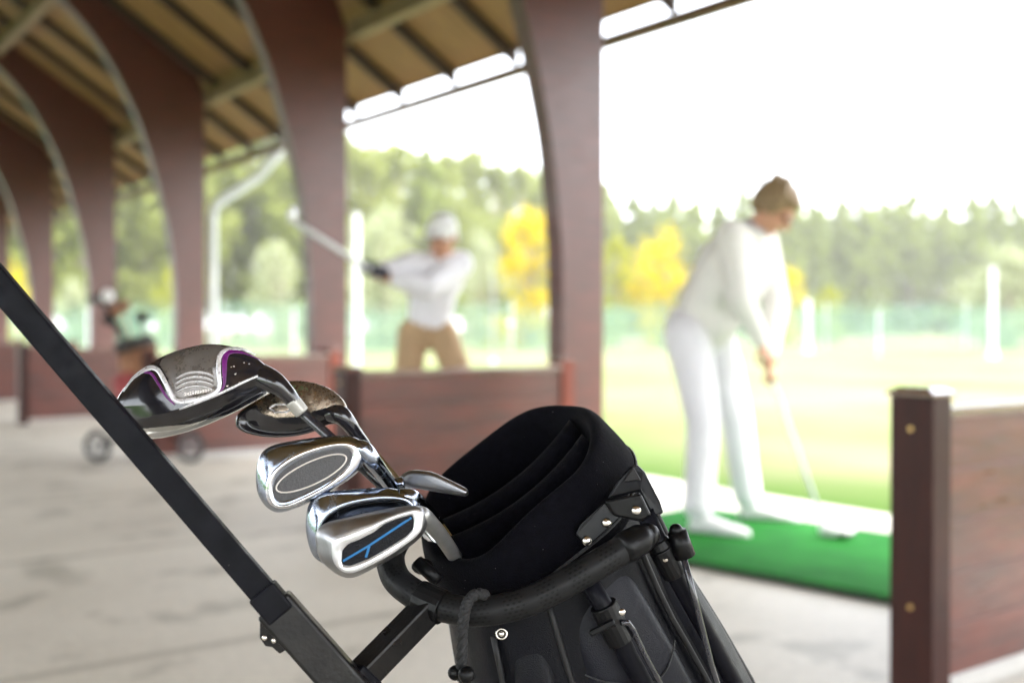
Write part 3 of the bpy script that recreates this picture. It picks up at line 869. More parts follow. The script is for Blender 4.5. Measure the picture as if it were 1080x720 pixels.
def proto(key, tk, cr, m):
    protos[key] = (tk.mesh(key + '_trunk', M['bark'], True), cr.mesh(key + '_crown', m, False, fixn=False))
for i in range(3): proto('pine%d' % i, *make_conifer(10 + i, 19, 4.6, .06, 3200, .5), M['pine'])
for i in range(2): proto('highpine%d' % i, *make_conifer(20 + i, 19, 4.0, .42, 1900, .5), M['pine'])
for i in range(3): proto('birch%d' % i, *make_round(30 + i, 17, 4.6, .16, 2400, .42, .012), M['birch'])
proto('yellow0', *make_round(40, 5, 1.9, .02, 1500, .16), M['yellow'])
proto('yellow1', *make_round(41, 5, 1.9, .02, 1500, .16), M['yellow'])
proto('lime0', *make_round(42, 5, 1.9, .02, 1500, .16), M['lime'])
proto('willow0', *make_round(43, 5, 2.6, .0, 2000, .18), M['willow'])
proto('willow1', *make_round(44, 5, 2.6, .0, 2000, .18), M['willow'])
def plant(key, name, X, Y, sz, sxy, label, cat, group=None, rz=None):
    t = empty(name, (X, Y, 0), random.uniform(0, 6.28) if rz is None else rz)
    t.scale = (sxy, sxy, sz)
    setp(t, label, cat, group)
    for nm, me in (('trunk', protos[key][0]), ('crown', protos[key][1])):
        o = bpy.data.objects.new(nm, me); COL.objects.link(o); o.parent = t
def interp(x, tab):
    for (x0, y0), (x1, y1) in zip(tab, tab[1:]):
        if x0 <= x <= x1: return y0 + (y1 - y0) * (x - x0) / (x1 - x0)
    return tab[0][1] if x < tab[0][0] else tab[-1][1]
topy = [(-80, 60), (200, 95), (330, 120), (370, 150), (440, 163), (500, 158), (540, 172), (590, 168), (640, 202), (700, 207), (760, 206), (860, 210), (1480, 200)]
dist = [(-80, 62), (330, 80), (590, 115), (640, 135), (1500, 150)]
rnd = random.Random(5)
x = -70
while x < 1480:
    d = interp(x, dist) * rnd.uniform(.97, 1.04)
    ty = interp(x, topy) + rnd.uniform(-9, 9)
    hgt = HC + (346 - ty) / F * d
    X = (x - 540) / F * d
    if x < 620:
        key = rnd.choice(['birch0', 'birch1', 'birch2', 'birch0', 'pine0'])
        lab = 'pale green broadleaf tree in the wood beyond the range' if key[0] == 'b' else 'taller narrow conifer among the pale green broadleaf trees'
        hp = 17 if key[0] == 'b' else 19
        plant(key, 'forest_tree', X, d, hgt / hp, (hgt / hp) * rnd.uniform(.8, 1.05), lab, 'tree', 'trees of the wood on the left')
        x += (2.9 if key[0] == 'b' else 2.2) * F / d * .62 * 1.3
    else:
        gap = 925 < x < 1005
        key = rnd.choice(['highpine0', 'highpine1']) if gap else rnd.choice(['pine0', 'pine1', 'pine2'])
        plant(key, 'pine_tree', X, d, hgt / 19, (hgt / 19) * rnd.uniform(.75, 1.0), 'tall conifer in the far row beyond the green netting' if not gap else 'tall conifer with a bare lower trunk and sky showing behind it', 'tree', 'conifers of the far row')
        x += rnd.uniform(20, 30)
        if gap: x += 4
# second row
x = -70
while x < 1480:
    d = interp(x, dist) * 1.14
    ty = interp(x, topy) + rnd.uniform(6, 26)
    hgt = HC + (346 - ty) / F * d
    X = (x - 540) / F * d
    if not (952 < x < 972):
        key = rnd.choice(['birch0', 'birch1', 'birch2']) if x < 620 else rnd.choice(['pine0', 'pine1', 'pine2'])
        hp = 17 if key[0] == 'b' else 19
        if x < 620: plant(key, 'forest_tree', X, d, hgt / hp, hgt / hp * 1.05, 'pale green broadleaf tree in the wood beyond the range', 'tree', 'trees of the wood on the left')
        else: plant(key, 'pine_tree', X, d, hgt / hp, hgt / hp * 1.05, 'tall conifer in the far row beyond the green netting', 'tree', 'conifers of the far row')
    x += 40 if x < 620 else 27
# bushes: key, centre x, top y, half width px, distance, label
for key, bx, ty, hw, d, nm, lab in [
    ('yellow0', 560, 224, 52, 52, 'yellow_tree', 'bright yellow autumn tree seen right of the man in the cap'),
    ('yellow1', 704, 240, 54, 56, 'yellow_tree', 'yellow autumn tree just left of the woman in white'),
    ('lime0', 650, 250, 26, 58, 'lime_bush', 'yellow-green bush beside the tall column, left of the yellow tree'),
    ('yellow0', 832, 284, 17, 62, 'yellow_bush', 'small golden bush just right of the woman in white'),
    ('lime0', 874, 303, 20, 64, 'lime_bush', 'low yellow-green bush right of the small golden bush'),
    ('yellow1', 20, 276, 26, 48, 'yellow_tree', 'bright yellow autumn tree at the far left of the photo'),
    ('lime0', 178, 284, 18, 55, 'lime_bush', 'small yellow-green bush behind the parked brown-bagged trolley'),
    ('willow0', 405, 228, 52, 50, 'pale_bush', 'large whitish-green bush left of the man in the cap'),
    ('willow1', 508, 254, 34, 58, 'pale_bush', 'whitish-green bush between the man in the cap and the yellow tree'),
    ('willow0', 292, 262, 34, 56, 'pale_bush', 'whitish-green bush seen between the two columns left of the man'),
    ('willow1', 76, 300, 30, 54, 'pale_bush', 'whitish-green bush low between the far left columns'),
    ('willow1', 1062, 268, 56, 52, 'pale_bush', 'whitish-green domed bush at the right edge of the field'),
]:
    h = HC + (346 - ty) / F * d
    hw_m = hw / F * d
    base = {'y': 1.9, 'l': 1.9, 'w': 2.6}[key[0]]
    plant(key, nm, (bx - 540) / F * d, d, h / 5, hw_m / base, lab, 'tree' if 'tree' in nm else 'bush')

# net fence along the far side of the range
def netfence(pts, h, label):
    r = empty('net_fence', pts[0]); setp(r, label, 'fence')
    a = Vector(pts[0])
    m_ = MB()
    for p, q in zip(pts, pts[1:]):
        p, q = Vector(p) - a, Vector(q) - a
        seg = max(1, int((q - p).length / 3))
        for i in range(seg):
            u, v = p.lerp(q, i / seg), p.lerp(q, (i + 1) / seg)
            m_.add([u, v, v + Vector((0, 0, h + random.uniform(-.06, .02))), u + Vector((0, 0, h))], [(0, 1, 2, 3)])
    m_.build('netting', M['net'], r, fixn=False)
    k = 0
    for p, q in zip(pts, pts[1:]):
        p, q = Vector(p) - a, Vector(q) - a
        seg = max(1, int((q - p).length / 6))
        for i in range(seg):
            u = p.lerp(q, i / seg)
            t_ = MB(); t_.tube([u, u + Vector((0, 0, h + .08))], .03, 8); t_.build('fence_post', M['zinc'], r)
netfence([(-34, 32, 0), (-14, 36, 0), (6, 38, 0), (26, 37, 0), (42, 34, 0)], 1.55, 'low green net fence along the far edge of the bright grass')
netfence([(-40, 44, 0), (-8, 47, 0), (8, 50, 0), (40, 50, 0)], 2.1, 'taller green net fence behind the low one, in front of the bushes')
for bx, ty, d, r_, lab in ((1047, 284, 36, .085, 'white pole standing in the grass at the right edge'), (852, 318, 44, .11, 'short white post on the far grass, right of the woman'),
                       (520, 292, 30, .035, 'thin grey pole on the grass right of the man in the cap'),
                       (376, 228, 20, .065, 'white pole on the grass left of the man in the cap, beside the red column')):
    h = HC + (346 - ty) / F * d
    p = empty('range_pole', ((bx - 540) / F * d, d, 0)); setp(p, lab, 'pole')
    m_ = MB(); m_.tube([(0, 0, 0), (0, 0, h)], r_, 14); m_.build('pole', M['whitepole'] if r_ > .06 else M['spoke'], p, smooth=False)
    m_ = MB(); m_.tube([(0, 0, 0), (0, 0, .12)], [r_ * 2.2, r_ * 1.6], 14); m_.build('base', M['zinc'], p)
    m_ = MB(); m_.ball((0, 0, h), (r_ * 1.15, r_ * 1.15, r_ * .7), 12); m_.build('pole_cap', M['whitepole'], p, smooth=True)

# ------------------------------------------------------------------ parked trolley with brown bag
def wheel(parent, c, r, axis, tyre_w=.035, spokes=6, m_t=None, m_s=None):
    ax = Vector(axis).normalized(); a = ax.orthogonal().normalized(); b = ax.cross(a)
    w = empty('wheel', tuple(Vector(c))); w.parent = parent
    m_ = MB(); m_.tube([(a * cos(2 * pi * k / 32) + b * sin(2 * pi * k / 32)) * (r - tyre_w / 2) for k in range(32)], tyre_w / 2, 10, closed=True)
    m_.build('tyre', m_t or M['tyre'], w, smooth=True)
    m_ = MB(); m_.tube([(a * cos(2 * pi * k / 32) + b * sin(2 * pi * k / 32)) * (r - tyre_w * 1.05) for k in range(32)], tyre_w * .22, 8, closed=True)
    for k in range(spokes):
        d = a * cos(2 * pi * k / spokes) + b * sin(2 * pi * k / spokes)
        m_.tube([d * .01, d * (r - tyre_w)], .007, 6)
    m_.build('rim', m_s or M['spoke'], w, smooth=True)
    m_ = MB(); m_.tube([ax * -.03, ax * .03], .02, 12); m_.build('hub', m_s or M['spoke'], w, smooth=False)
    return w
g0 = ground(103, 487)
pt = empty('golf_trolley', (g0.x + .3, g0.y, 0)); setp(pt, 'parked golf trolley with spoked grey wheels by the far divider', 'trolley')
wheel(pt, (-.30, 0, .115), .115, (.25, 1, 0)); wheel(pt, (.38, -.05, .115), .115, (.25, 1, 0)); wheel(pt, (.1, .55, .10), .10, (.25, 1, 0))
m_ = MB(); m_.tube([(-.30, 0, .115), (.05, .1, .25), (.38, -.05, .115)], .013, 8); m_.tube([(.05, .1, .25), (.1, .5, .12)], .013, 8)
m_.tube([(.1, .4, .2), (-.02, .1, .7), (-.25, .0, 1.12)], .016, 8); m_.build('frame', M['barblack'], pt, smooth=True)
m_ = MB(); m_.tube([(-.38, .05, 1.17), (-.2, -.03, 1.17)], .028, 10); m_.ball((-.25, 0, 1.17), (.06, .05, .05), 12); m_.build('handle', M['blackpaint'], pt, smooth=True)
m_ = MB(); m_.ball((-.2, -.06, 1.19), (.045, .035, .05), 12); m_.build('score_holder', M['cap'], pt, smooth=True)
pb = empty('golf_bag', (g0.x + .42, g0.y + .05, .2)); setp(pb, 'brown and black golf bag standing on the parked trolley', 'golf bag')
def ringat(c, ax, r1, r2, n=20, B0=None):
    ax = Vector(ax).normalized(); a = Vector((0, 1, 0)); a = (a - ax * a.dot(ax)).normalized(); b = ax.cross(a)
    return [Vector(c) + a * r1 * cos(2 * pi * k / n) + b * r2 * sin(2 * pi * k / n) for k in range(n)]
axb = Vector((-.25, 0, .97))
m_ = MB(); m_.loft([ringat(axb * s, axb, r1, r2) for s, r1, r2 in ((0, .11, .12), (.05, .125, .14), (.5, .12, .15), (.62, .11, .13))]); m_.build('bag_body', M['brownbag'], pb, smooth=True)
m_ = MB(); m_.loft([ringat(axb * s, axb, r1, r2) for s, r1, r2 in ((.62, .125, .14), (.70, .13, .145), (.71, .10, .11))]); m_.build('cuff', M['darkfab'], pb, smooth=True)
m_ = MB(); m_.loft([ringat(axb * s + Vector((-.10, -.1, 0)), axb, r1, r2) for s, r1, r2 in ((.1, .05, .06), (.12, .07, .09), (.42, .07, .09), (.45, .04, .06))]); m_.build('pocket', M['redfab'], pb, smooth=True)
for i, (dx, dy, hh) in enumerate(((-.05, 0, .24), (.04, .04, .20), (.0, -.05, .28), (-.09, .03, .18))):
    m_ = MB(); b0 = axb * .66 + Vector((dx, dy, 0)); tp = b0 + Vector((dx * .8 - .05, dy, hh)); m_.tube([b0, tp], .008, 8)
    m_.ball(tp, (.055, .04, .04), 12)
    c_ = m_.build('head_cover', M['darkfab'] if i % 2 else M['brownbag'], pb, smooth=True)

# ------------------------------------------------------------------ the golf bag in front
fwd = Vector((0, 1, -.13)).normalized()
def axis_from_image(dx, dy, toward, px, py):
    """unit vector whose picture direction is (dx right, dy up) and which leans `toward` the eye"""
    v = (at(px, py, 1.0) - CAM).normalized()
    right = Vector((1, 0, 0)); right = (right - v * right.dot(v)).normalized(); up = right.cross(v)
    l = sqrt(dx * dx + dy * dy); c = sqrt(1 - toward ** 2)
    return (right * dx / l + up * dy / l) * c - v * toward, right, up, v
CT = at(533.4, 500.5, 1.0)
a2, rgt, upv, vv = axis_from_image(-.602, .799, .43, 531, 496)
m2 = (rgt * .799 + upv * .602).normalized(); b2 = m2.cross(a2)
if b2.y > 0: b2 = -b2
b2.normalize()
ab, *_ = axis_from_image(-.349, .937, .36, 560, 540)
mbd = (m2 - ab * m2.dot(ab)).normalized(); bb = mbd.cross(ab)
if bb.y > 0: bb = -bb
bb.normalize()
CB = CT - a2 * .052 + m2 * -.003
bag = empty('golf_bag', tuple(CT - ab * .80)); 
setp(bag, 'large black golf bag with velour-lined mouth and folded stand legs, held on the near trolley', 'golf bag')
NR = 72
def ring_(c, u, v, ru, rv, e=2.0, n=NR, fn=None):
    out = []
    for k in range(n):
        a = 2 * pi * k / n
        ca, sa = cos(a), sin(a)
        x = abs(ca) ** (2 / e) * (1 if ca >= 0 else -1); y = abs(sa) ** (2 / e) * (1 if sa >= 0 else -1)
        s = 1 + (fn(a) if fn else 0)
        out.append(c + u * ru * x * s + v * rv * y * s)
    return out
# angle a: 0 = +m2 (right), 90 = +b2 (towards the eye)
def wav(a, ph): return .012 * sin(3 * a + ph) + .006 * sin(7 * a + 2 * ph)
def dip(a):   # lip is a bit lower at the near left where clubs rest
    return -.014 * math.exp(-((((a - 2.45 + pi) % (2 * pi)) - pi) / .5) ** 2)
cuff = MB()
def lifted(c, u, v, ru, rv, axis, ph, k=1.0):
    rg = ring_(c, u, v, ru, rv, 2.15, fn=lambda a: wav(a, ph))
    return [p + axis * (dip(2 * pi * i / NR) * k + .002 * sin(5 * 2 * pi * i / NR + ph)) for i, p in enumerate(rg)]
rt = .0985
cuff.loft([
    lifted(CB - ab * .010, m2, b2, .109, .107, a2, .1, 0),
    lifted(CB, m2, b2, .1085, .1075, a2, .1, .1),
    lifted(CB + a2 * .014, m2, b2, .1085, .107, a2, .2, .3),
    lifted(CB + a2 * .034, m2, b2, .105, .103, a2, .3, .7),
    lifted(CT - a2 * .006, m2, b2, rt + .002, rt + .001, a2, .4, 1),
    lifted(CT + a2 * .001, m2, b2, rt - .001, rt - .002, a2, .4, 1),
    lifted(CT + a2 * .003, m2, b2, rt - .006, rt - .007, a2, .4, 1),
    lifted(CT - a2 * .001, m2, b2, rt - .012, rt - .013, a2, .5, 1),
    lifted(CT - a2 * .02, m2, b2, rt - .015, rt - .016, a2, .5, .5),
    lifted(CT - a2 * .12, m2, b2, rt - .018, rt - .018, a2, .5, 0),
    lifted(CT - a2 * .06 - ab * .5, mbd, bb, .08, .08, a2, .5, 0),
], cap0=False, cap1=True)
wb(cuff, 'cuff', M['velvet'], bag, smooth=True, subd=1)
# padded dividers inside the mouth
for off, zt, th in ((.030, -.010, .011), (-.022, -.016, .011)):
    dv = MB()
    half = sqrt(max(0, (rt - .016) ** 2 - off ** 2))
    rows = []
    for j in range(13):
        u = -half + 2 * half * j / 12
        sag = -.014 * (1 - (u / half) ** 2)
        rows.append((u, zt + sag))
    top = MB()
    rings = []
    for u, z in rows:
        c = CT + m2 * u + b2 * off + a2 * z
        rg = []
        for q in range(9):
            an = pi * q / 8
            rg.append(c + b2 * th * cos(an) + a2 * th * sin(an) * .9)
        rg.append(c - b2 * th - ab * .30); rg.append(c + b2 * th - ab * .30)
        rings.append(rg)
    dv.loft(rings)
    wb(dv, 'mouth_divider', M['velvet'], bag, smooth=True)
# zip tape and piping below the cuff
zp = MB(); zp.tube(lifted(CB + a2 * .001, m2, b2, .1088, .1078, a2, .1, .1), .0016, 8, closed=True); wb(zp, 'piping', M['zip'], bag, smooth=True)
# body
def bodyring(s, ru, rv, w, ph=0.0, shift=(0, 0)):
    """w = 0: plane of the cuff, 1: square to the bag axis"""
    c = CB - ab * s + mbd * shift[0] + bb * shift[1]
    u = m2.lerp(mbd, w).normalized(); v = b2.lerp(bb, w).normalized()
    def fn(a):
        g = .0
        for a0, dep, wd in ((.35, .035, .05), (.95, .030, .045), (1.75, .02, .05), (2.35, .035, .05), (2.9, .02, .06), (4.2, .02, .06), (5.3, .02, .06)):
            dd = ((a - a0 + pi) % (2 * pi)) - pi
            g -= dep * math.exp(-(dd / wd) ** 2) * min(1, s / .05)
        return g + .008 * sin(4 * a + 9 * s) * min(1, s / .05)
    return ring_(c, u, v, ru, rv, 2.3, fn=fn)
bd = MB()
secs = [(-.004, .107, .105, 0, 0, 0), (.010, .1065, .1045, .03, 0, 0), (.03, .109, .106, .15, .0, 0), (.06, .111, .108, .35, -.001, 0), (.10, .117, .111, .6, -.001, 0), (.15, .127, .115, .85, .002, 0),
        (.22, .137, .120, 1, .006, 0), (.35, .142, .124, 1, .010, 0), (.5, .140, .122, 1, .008, 0), (.62, .130, .118, 1, .004, 0), (.70, .122, .112, 1, 0, 0), (.735, .112, .104, 1, 0, 0), (.745, .09, .085, 1, 0, 0)]
fine = []
for i in range(len(secs) - 1):
    A_, B_ = secs[i], secs[i + 1]
    k = 3 if B_[0] - A_[0] > .02 else 1
    for j in range(k): fine.append(tuple(A_[q] + (B_[q] - A_[q]) * j / k for q in range(6)))
fine.append(secs[-1])
bd.loft([bodyring(s, ru, rv, w, shift=(sx, sy)) for s, ru, rv, w, sx, sy in fine], cap0=False)
wb(bd, 'bag_body', M['nylon'], bag, smooth=True, subd=1)
def surf(a, s, lift=0.0):
    """point on the body at angle a (radians), s metres below the cuff"""
    for A_, B_ in zip(secs, secs[1:]):
        if A_[0] <= s <= B_[0]:
            f = (s - A_[0]) / (B_[0] - A_[0]); q = [A_[i] + (B_[i] - A_[i]) * f for i in range(6)]; break
    c = CB - ab * s + mbd * q[4]
    u = m2.lerp(mbd, q[3]).normalized(); v = b2.lerp(bb, q[3]).normalized()
    ca, sa = cos(a), sin(a); e = 2.3
    x = abs(ca) ** (2 / e) * (1 if ca >= 0 else -1); y = abs(sa) ** (2 / e) * (1 if sa >= 0 else -1)
    d = (u * x + v * y)
    return c + u * q[1] * x + v * q[2] * y + d.normalized() * lift
def panel(a0, a1, s0, s1, lift, na=14, ns=16, rnd_=.18):
    m_ = MB(); vs = []
    for j in range(ns + 1):
        for i in range(na + 1):
            fi, fj = i / na, j / ns
            e = min(fi, 1 - fi, fj, 1 - fj)
            l = lift * min(1, e / rnd_) ** .5 if e > 0 else -.004
            x, y = 2 * fi - 1, 2 * fj - 1
            # rounded corners
            rr = max(abs(x), abs(y)); 
            if rr > 0:
                k = (abs(x) ** 5 + abs(y) ** 5) ** .2
                x, y = x * rr / k, y * rr / k
            vs.append(surf(a0 + (a1 - a0) * (x + 1) / 2, s0 + (s1 - s0) * (y + 1) / 2, l + .0015 * sin(9 * fj + 3 * fi)))
    fs = [(j * (na + 1) + i, j * (na + 1) + i + 1, (j + 1) * (na + 1) + i + 1, (j + 1) * (na + 1) + i) for j in range(ns) for i in range(na)]
    m_.add(vs, fs); return m_
wb(panel(1.05, 1.72, .035, .40, .007), 'front_pocket', M['nylon2'], bag, smooth=True, subd=1)
wb(panel(.42, .88, .03, .52, .008), 'side_pocket', M['nylon2'], bag, smooth=True, subd=1)
wb(panel(1.85, 2.28, .05, .5, .010), 'accessory_pocket', M['nylon'], bag, smooth=True, subd=1)
st = MB(); st.tube([surf(1.08 + .6 * i / 20, .115 + .028 * sin(pi * i / 20) - .02 * i / 20, .0085) for i in range(21)], .0008, 6); wb(st, 'stitching', M['zip'], bag, smooth=True)
for a_, s0, s1 in ((.35, .02, .7), (.95, .02, .7), (1.78, .02, .7), (2.35, .03, .7)):
    st = MB(); st.tube([surf(a_, s0 + (s1 - s0) * i / 24, .001) for i in range(25)], .0028, 8); wb(st, 'seam', M['seam'], bag, smooth=True)
def rivet(mbx, p, nrm, r=.0036):
    nrm = Vector(nrm).normalized(); B = basis(nrm.orthogonal(), nrm)
    mbx.ball(Vector(p), (r, r, r * .55), 14, B)
rv = MB(); q = at(529, 668, .893); 
tt = [2 * pi * i / 20 for i in range(20)]
rv.tube([q + rgt * .0044 * cos(a) + upv * .0040 * sin(a) for a in tt], .0009, 8, closed=True); rivet(rv, q, -vv, .0024)
wb(rv, 'rivet', M['rivet'], bag, smooth=True)

def pxpoly(pts, Y): return [at(x, y, Y) for x, y in pts]
def solid(pts, th, back=None):
    """plate from picture points (x,y,depth) with thickness th away from the eye"""
    m_ = MB(); P3 = [at(*p) for p in pts]; c = sum(P3, Vector()) / len(P3)
    m_.prism(P3, (c - CAM).normalized() * th); return m_
# stand-leg hinge
hd = .915
hg = empty('leg_hinge', (0, 0, 0)); hg.parent = bag; hg.location = (0, 0, 0)
m_ = solid([(607, 563, .908), (612, 553, .908), (638, 529, .912), (648, 533, .912), (655, 545, .912), (620, 577, .908)], .006)
pl = wb(m_, 'hinge_plate', M['plate_metal'], hg, bevel=.0012)
m_ = solid([(637, 528, .905), (676, 520, .905), (687, 543, .905), (676, 550, .905), (648, 544, .905)], .022)
wb(m_, 'hinge_block', M['plastic'], hg, bevel=.002)
m_ = solid([(640, 526, .918), (652, 506, .918), (664, 492, .922), (672, 489, .922), (680, 497, .922), (696, 528, .918), (700, 541, .918), (688, 545, .915), (674, 518, .915)], .016)
wb(m_, 'hinge_arm', M['plate_metal'], hg, bevel=.002)
m_ = solid([(657, 508, .914), (668, 492, .916), (676, 506, .914)], .004)
wb(m_, 'hinge_tab', M['barworn'], hg, bevel=.0008)
for (x, y, d) in ((640, 551, .9085), (619, 570, .9065), (671, 538, .9035)):
    m_ = MB(); rivet(m_, at(x, y, d), -vv, .0042); wb(m_, 'rivet', M['rivet'], hg, smooth=True)
def leg(pts, r, col, cname='leg'):
    lg = MB(); lg.tube([at(*p) for p in pts], r, 16)
    return wb(lg, cname, M['barblack'], bag, smooth=True)
lg1 = leg([(680, 540, .915), (707, 597, .925), (742, 660, .94), (778, 726, .955), (850, 880, .99), (905, 1040, 1.03)], .0078, None)
m_ = MB(); m_.tube([at(697, 577, .921), at(712, 605, .926)], .0112, 18); m_.tube([at(693, 569, .920), at(697, 577, .921)], [.0092, .0112], 18)
wb(m_, 'collar', M['plastic'], lg1, bevel=.001, smooth=False)
m_ = MB(); m_.tube([at(714, 560, .915), at(722, 586, .918)], [.008, .0095], 14); m_.tube([at(717, 572, .922), at(703, 584, .925)], .006, 10); m_.ball(at(713, 559, .915), .006, 10)
wb(m_, 'rod_clip', M['plastic'], lg1, smooth=True)
m_ = MB(); rivet(m_, at(702, 588, .9135), -vv, .004); wb(m_, 'rivet', M['rivet'], lg1, smooth=True)
m_ = MB(); m_.tube([at(720, 584, .912), at(735, 640, .918), at(750, 700, .925), at(764, 745, .93), at(850, 1000, 1.0)], .0028, 10); wb(m_, 'rod', M['shaft'], lg1, smooth=True)
lg2 = leg([(614, 603, .905), (641, 645, .905), (662, 690, .915), (684, 730, .925), (760, 880, .96), (830, 1060, 1.0)], .0082, None)
m_ = MB(); m_.tube([at(636, 637, .905), at(655, 676, .909)], .0118, 18); wb(m_, 'collar', M['plastic'], lg2, bevel=.001)
m_ = MB(); m_.bar(at(648, 655, .893), at(622, 668, .893), .006, .005); wb(m_, 'clip_tab', M['plastic'], lg2, bevel=.0015)
m_ = MB(); rivet(m_, at(656, 645, .893), -vv, .003); wb(m_, 'rivet', M['rivet'], lg2, smooth=True)
m_ = MB(); m_.tube([at(655, 656, .897), at(662, 656, .90), at(668, 664, .905), at(680, 690, .91), at(702, 730, .918), at(800, 940, .97)], .0026, 10); wb(m_, 'rod', M['shaft'], lg2, smooth=True)
# small strap knob at the left of the cuff
m_ = MB(); m_.ball(at(446, 597, .935), (.010, .008, .007), 12); m_.tube([at(440, 592, .93), at(462, 612, .92)], .006, 10); wb(m_, 'strap_loop', M['plastic'], bag, smooth=True)

# ------------------------------------------------------------------ the near trolley
tro = empty('golf_trolley', (.2, 1.12, 0)); setp(tro, 'near black golf trolley whose flat shaft crosses the lower left of the photo', 'trolley')
pA, pB = at(-40, 255, .84), at(294, 643, .84)
m_ = MB()
up_ = (CAM - pA).normalized()
dir_ = (pB - pA).normalized()
face = up_ + dir_.cross(up_) * .22       # the bar is turned a little so a narrow side shows below
m_.bar(at(-190, 79, .84), pB, .0205, .0125, face)
hb = wb(m_, 'handle_bar', M['barblack'], tro, bevel=.0016)
m_ = MB(); m_.tube([at(-190, 79, .84), at(-240, 25, .86), at(-330, 10, .90)], .016, 14); wb(m_, 'handle_grip', M['plastic'], tro, smooth=True)
pC = at(382, 742, .84)
m_ = MB(); m_.bar(at(288, 636, .84), pC, .0300, .022, up_ + dir_.cross(up_) * .15)
sv = wb(m_, 'sleeve', M['barworn'], tro, bevel=.003, seg=3)
m_ = MB(); m_.bar(at(276, 622, .836), at(298, 648, .836), .0235, .0165, face); wb(m_, 'sleeve_collar', M['barblack'], tro, bevel=.002)
m_ = solid([(274, 650, .836), (282, 648, .836), (300, 668, .836), (303, 684, .836), (295, 689, .836), (287, 682, .836), (280, 681, .836), (274, 672, .836)], .005)
lug = wb(m_, 'lug', M['barworn'], tro, bevel=.001)
for (x, y, m0) in ((279, 672, 'rivet'), (289, 675, 'rivet'), (284, 661, 'rust')):
    m_ = MB(); rivet(m_, at(x, y, .8352), -vv, .0022); wb(m_, 'bolt', M[m0], lug, smooth=True)
# lower shaft to the axle
m_ = MB(); m_.bar(pC - (pC - pB).normalized() * .02, (.21, 1.08, .17), .03, .02, up_); wb(m_, 'lower_shaft', M['barblack'], tro, bevel=.002)
# square arm up to the cradle
armA, armB = at(372, 722, .855), at(455, 637, .893)
dA = (armB - armA).normalized()
n_arm = (dA.cross(Vector((0, 0, 1)))).normalized()
view = (CAM - armA).normalized()
side_a = dA.cross(view).normalized()
if side_a.x < 0: side_a = -side_a
up_a = (view * .80 + (-side_a) * .60)
m_ = MB(); m_.bar(armA, armB, .021, .021, view + side_a * .75); wb(m_, 'support_arm', M['barworn'], tro, bevel=.0022)
m_ = MB(); m_.bar(at(366, 735, .849), at(384, 707, .862), .028, .028, view + side_a * .75); wb(m_, 'arm_clamp', M['barblack'], tro, bevel=.003)
# cradle tube with UVs for the punched rubber
def uvtube(name, pts, r, m, parent, n=20):
    pts = catmull([Vector(p) for p in pts], 8)
    mbx = MB(); mbx.tube(pts, r, n, cap=True)
    T = Vector((0, 0, 0)); p_ = parent
    while p_ is not None: T += p_.location; p_ = p_.parent
    mbx.v = [v - T for v in mbx.v]
    me = bpy.data.meshes.new(name); me.from_pydata([tuple(v) for v in mbx.v], [], [tuple(f) for f in mbx.f]); me.materials.append(m)
    uv = me.uv_layers.new(name='UVMap')
    ln = [0]
    for a, b in zip(pts, pts[1:]): ln.append(ln[-1] + (b - a).length * 100)
    for pi_, p in enumerate(me.polygons):
        p.use_smooth = True
        seam = p.loop_total == 4 and {v % n for v in p.vertices} == {0, n - 1}
        for li, vi in zip(p.loop_indices, p.vertices):
            k = vi % n
            uv.data[li].uv = (ln[vi // n], ((k if not (seam and k == 0) else n) / n))
    o = bpy.data.objects.new(name, me); COL.objects.link(o); o.parent = parent
    return o
cr_pts = [(428, 556, .97), (415, 576, .945), (412, 592, .93), (418, 610, .915), (434, 624, .90), (456, 636, .893), (490, 644, .884), (520, 643, .880), (556, 634, .879), (592, 617, .882), (625, 598, .888), (655, 580, .896), (672, 570, .902)]
cr3 = [at(*p) for p in cr_pts]
uvtube('cradle', cr3, .0122, M['grip'], tro)
m_ = MB(); m_.tube([at(655, 580, .896), at(661, 576.5, .898), at(676, 568, .904), at(684, 564, .908)], [.0125, .0136, .0128, .010], 18); m_.ball(at(683, 564.5, .908), .0108, 14)
wb(m_, 'end_cap', M['plastic'], tro, smooth=True)
m_ = MB(); m_.tube([at(441, 629, .899), at(468, 641, .889)], .0145, 18); wb(m_, 'cradle_clip', M['plastic'], tro, bevel=.0012)
# elastic cord with beads
def braid(name, pts, r, m, parent):
    c = catmull([Vector(p) for p in pts], 10)
    mbx = MB()
    for ph in range(3):
        q = []
        for i, p in enumerate(c):
            d = (c[min(i + 1, len(c) - 1)] - c[max(0, i - 1)]).normalized(); a = d.orthogonal().normalized(); b = d.cross(a)
            an = i * .55 + ph * 2 * pi / 3
            q.append(p + (a * cos(an) + b * sin(an)) * r * .5)
        mbx.tube(q, r * .62, 8)
    return wb(mbx, name, m, parent, smooth=True)
braid('cord', [at(*p) for p in ((512, 627, .870), (503, 626, .862), (495, 632, .858), (490, 645, .857), (488, 665, .862), (487, 690, .868), (486, 716, .873))], .0042, M['cord'], tro)
m_ = MB(); m_.ball(at(492, 711, .862), .0068, 14); wb(m_, 'bead', M['plastic'], tro, smooth=True)
m_ = MB(); m_.ball(at(480, 709, .872), .0060, 14); wb(m_, 'bead', M['plastic'], tro, smooth=True)
